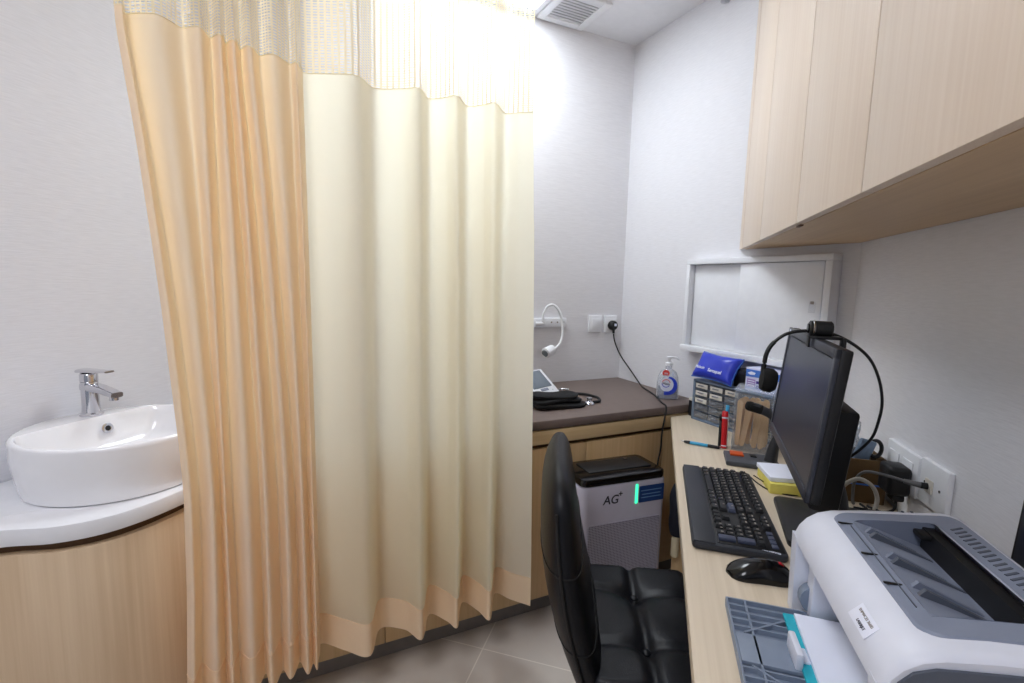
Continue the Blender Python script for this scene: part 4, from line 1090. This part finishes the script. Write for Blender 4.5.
def post(ya, yb):
    p = MB(); p.prism([(0.0, .128), (.003, .002), (.088, .002), (.088, .128)], ya, yb, bev=.002, M4=Mpost); return p
post(LEN-.030, LEN-.002).build('end_post', M['prn_white'], t)
post(.002, .030).build('end_post', M['prn_white'], t)
# sloping inner panel of the bay, and its dark throat
MB().prism([(.012, .124), (.018, .124), (.088, .060), (.088, .052)], .030, LEN-.030, M4=Mpost).build('bay_flap', M['prn_white'], t)
MB().box((.075, LEN/2, .032), (.02, LEN-.06, .058)).build('feed_throat', M['prn_black'], t)
MB().box((.045, LEN-.05, .052), (.05, .03, .09), bev=.004).build('inner_bracket', M['prn_white'], t)
MB().tube([(.03, LEN-.034, .040), (.03, LEN-.052, .040)], .022, 20).build('tray_hinge', M['tray'], t)
MB().tube([(.026, LEN-.030, .094), (.026, LEN-.0335, .094)], .007, 16).build('screw_boss', M['prn_grey'], t)
# grey top deck with output bin (follows the sloping top)
def ztop(x):
    for (a, za), (b, zb) in zip(prof, prof[1:]):
        if a <= x <= b: return za+(zb-za)*(x-a)/(b-a)
    return prof[-1][1]
deck = MB()
def deck_ring(x0, x1, y0, y1, r, dz):
    return [(x, y, ztop(min(max(x, .03), .205))+dz) for x, y in rrect(x1-x0, y1-y0, r, 5, (x0+x1)/2, (y0+y1)/2)]
X0, X1, Y0, Y1 = .047, .208, .030, LEN-.032
o_out = deck_ring(X0-.004, X1+.004, Y0-.004, Y1+.004, .022, -.002); o_a = deck_ring(X0, X1, Y0, Y1, .020, .0025); o_b = deck_ring(X0+.018, .172, Y0+.030, Y1-.026, .012, .0025)
deck.loft([o_out, o_a, o_b], cap0=False, cap1=False)
deck.build('top_deck', M['prn_grey'], t, angle=30)
# recessed bin floor sloping down to the black exit slot at the back
XB0, XB1, YB0, YB1 = X0+.018, .172, Y0+.030, Y1-.026
def bin_pt(a, b):
    x = XB0+(XB1-XB0)*a; y = YB0+(YB1-YB0)*b
    return (x, y, ztop(min(x, .2))+.003-(.036*min(1, a/.85) if a > 0 else 0))
bf = MB(); bf.grid(bin_pt, 12, 4); bf.build('bin_floor', M['prn_grey'], t)
for yy in (YB0, YB1):
    sd = MB(); vs = [sd.bm.verts.new(bin_pt(k/12, 0 if yy == YB0 else 1)) for k in range(13)]
    vt = [sd.bm.verts.new((v.co.x, v.co.y, ztop(min(v.co.x, .2))+.0028)) for v in vs]
    for k in range(12): sd.bm.faces.new((vs[k], vs[k+1], vt[k+1], vt[k]))
    sd.build('bin_side', M['prn_grey2'], t, recalc=False)
MB().box((XB1-.008, (YB0+YB1)/2, ztop(XB1)-.029), (.0155, YB1-YB0-.002, .048)).build('exit_slot', M['prn_black'], t, smooth=False)
MB().box((XB1-.016, YB1-.016, ztop(.15)-.008), (.026, .026, .008), bev=.003).build('paper_stop', M['prn_black'], t)
# long vanes on the bin floor
for k, (yc, ln) in enumerate(((YB0+.045, .085), (YB0+.062, .075), (YB0+.115, .085), (YB0+.130, .070), (YB0+.185, .080), (YB0+.20, .066))):
    x0 = XB0+.006; x1 = x0+ln
    za = ztop(x0)+.003-.036*((x0-XB0)/(XB1-XB0))/.85; zb_ = ztop(x1)+.003-.036*((x1-XB0)/(XB1-XB0))/.85
    v = MB(); v.prism([(x0, za-.002), (x0+.008, za+.007), (x1, zb_+.001), (x1, zb_-.004)], yc-.003, yc+.003, M4=Mpost); v.build('bin_vane', M['prn_dark'] if k % 2 == 0 else M['prn_grey2'], t)
# hinged flap lines at the front of the deck
for yc in (YB0+.06, YB0+.13, YB0+.22): MB().box((X0+.006, yc, ztop(X0+.006)+.0032), (.020, .004, .002), bev=.0008).build('hinge_notch', M['prn_black'], t)
MB().box((X0+.011, (Y0+Y1)/2, ztop(X0+.011)+.0028), (.0012, Y1-Y0-.09, .0012)).build('deck_seam', M['prn_dark'], t)
MB().box((.112, YB0+.11, ztop(.112)-.0185), (.012, .006, .001)).build('white_sticker', M['white_print'], t)
MB().box((.136, YB0+.075, ztop(.136)-.0275), (.010, .026, .0012)).build('blue_sticker', M['bluelabel2'], t)
# vent slots on the back edge of the deck
for k in range(22): MB().box((.190, .055+k*.0105, ztop(.190)+.0022), (.018, .0032, .0012), rot=(0, -.10, .45)).build('vent_slot', M['prn_dark'], t)
# near end: dark grey cover panel
ep = [(.008, .02), (.008, .120), (.014, .140), (.026, .154), (.045, .1625), (.065, .1655), (.10, .1705), (.195, .182), (.216, .170), (.226, .14), (.226, .02)]
MB().prism(ep, -.0035, .0005, bev=.001, M4=Mpost).build('end_cover', M['prn_dark'], t)
for x in (.150, .162): MB().lathe([(.0022, 0), (.0022, .0012)], 10, c=(x, LEN-.012, ztop(x)-.002)).build('indicator_light', M['prn_dark'], t)
# asset sticker on the front curve
xs, zs = .012, .1565
nrm = Vector((-.72, 0, .69)); tx = Vector((0, -1, 0)); ty = tx.cross(nrm)*-1
ty = nrm.cross(tx)
Ms = basis((.0100, .078, .1512), tx, ty, nrm)
sk = MB(); sk.merge(MB().box((0, 0, .0), (.048, .021, .0010), bev=.0003).bm, M4=Ms); sk = sk.build('asset_sticker', M['paper'], t)
text('sticker_lettering', 'THPWC23 36685', .0050, M['greyink'], t, Ms @ Matrix.Translation((0, .004, .0009)))
text('sticker_lettering', 'LASERJET', .0050, M['ink'], t, Ms @ Matrix.Translation((.004, -.005, .0009)))
for s_ in (-1, 1):
    for q_ in (.03, .20): MB().box((q_, LEN/2+s_*.14, .002), (.02, .02, .004)).build('foot', M['rubber'], t)
# fold-down tray
tr = MB(); TX0, TX1, TY0, TY1, TZ = -.104, .055, .048, .306, .020
MB().prism(rrect(TX1-TX0, TY1-TY0, .010, 4, (TX0+TX1)/2, (TY0+TY1)/2), .006, .012, bev=.001).build('paper_tray', M['tray'], t)
rb = MB()
for k in range(15):
    y = TY0+.006+k*(TY1-TY0-.012)/14
    if 6 <= k <= 8: continue
    rb.box(((TX0+TX1)/2, y, .015), (TX1-TX0-.006, .0028, .008))
for x in (TX0+.002, TX0+.030): rb.box((x, (TY0+TY1)/2, .015), (.003, TY1-TY0-.012, .009))
rb.box((-.02, TY0+.215, .0155), (.165, .003, .009), rot=(0, 0, .62)); rb.box((-.02, TY0+.05, .0155), (.165, .003, .009), rot=(0, 0, -.62))
rb.build('tray_ribs', M['tray'], t)
MB().box((-.050, (TY0+TY1)/2+.005, .0165), (.10, .060, .006), bev=.001).build('slide_plate', M['tray'], t)
gd = MB(); gd.box((-.026, (TY0+TY1)/2+.005, .030), (.010, .052, .024), bev=.003); gd.box((-.020, (TY0+TY1)/2+.005, .022), (.022, .030, .008), bev=.002); gd.build('paper_guide', M['prn_white'], t)
# paper on the tray
t = thing('teal_folder_sheet', 'teal card sheet lying under the white paper in the printer tray', 'sheet', C(PU0, PW0, DZ), RZ)
MB().box((.032, .150, .0225), (.110, .255, .004), rot=(0, 0, -.02)).build('sheet', M['teal'], t, smooth=False)
t = thing('white_paper_stack', 'white paper stack lying on the teal sheet in the printer tray', 'paper', C(PU0, PW0, DZ), RZ)
MB().box((.043, .148, .0275), (.105, .250, .005), rot=(0, 0, -.03)).build('sheets', M['paper'], t, smooth=False)

# black flat display standing at the wall behind the printer
t = thing('black_display', 'black flat display on a round foot behind the printer at the right edge', 'display', C(.765, .575, DZ), RZ)
MB().box((-.012, .0, .245), (.020, .285, .235), rot=(0, .05, 0), bev=.003).build('panel', M['black'], t)
MB().box((-.0235, .0, .246), (.003, .265, .215), rot=(0, .05, 0), bev=.001).build('screen', M['screen'], t)
MB().box((-.004, 0, .08), (.014, .05, .15), bev=.003).build('stand', M['black'], t)
MB().lathe([(.032, 0), (.032, .010), (.020, .016), (.004, .017)], 28, c=(-.004, 0, 0)).build('foot', M['black'], t)

# ------------------------------------------------------------------ lights and world
def area(name, loc, size, power, col=(.94, .965, 1.0), rot=(0, 0, 0)):
    l = bpy.data.lights.new(name, 'AREA'); l.shape = 'RECTANGLE'; l.size, l.size_y = size; l.energy = power; l.color = col
    o = bpy.data.objects.new(name, l); COL.objects.link(o); o.location = loc; o.rotation_euler = rot; return o
w = bpy.data.worlds.new('World'); SC.world = w; w.use_nodes = True
bg = w.node_tree.nodes['Background']; bg.inputs['Color'].default_value = (.80, .86, 1.0, 1); bg.inputs['Strength'].default_value = .30

# ------------------------------------------------------------------ camera
F_PX, PITCH, ROLL, YAWC = 484.0, 0.119479370, -0.0246135501, 0.450289383
Fv = Vector((math.sin(YAWC)*math.cos(PITCH), math.cos(YAWC)*math.cos(PITCH), -math.sin(PITCH)))
X0v = Vector((math.cos(YAWC), -math.sin(YAWC), 0)); D0v = Fv.cross(X0v)
Xv = X0v*math.cos(ROLL)+D0v*math.sin(ROLL); Dv = -X0v*math.sin(ROLL)+D0v*math.cos(ROLL)
cam = bpy.data.cameras.new('camera'); co = bpy.data.objects.new('camera', cam); COL.objects.link(co)
cam.sensor_fit = 'HORIZONTAL'; cam.sensor_width = 36.0; cam.lens = F_PX*36.0/1024; cam.clip_start = .02
co.matrix_world = Matrix(((Xv.x, -Dv.x, -Fv.x, 0), (Xv.y, -Dv.y, -Fv.y, 0), (Xv.z, -Dv.z, -Fv.z, 1.3), (0, 0, 0, 1)))
SC.camera = co
SC.view_settings.view_transform = 'Standard'
SC.view_settings.look = 'None'
SC.view_settings.exposure = 0.0
SC.cycles.max_bounces = 12; SC.cycles.diffuse_bounces = 8; SC.cycles.transparent_max_bounces = 24
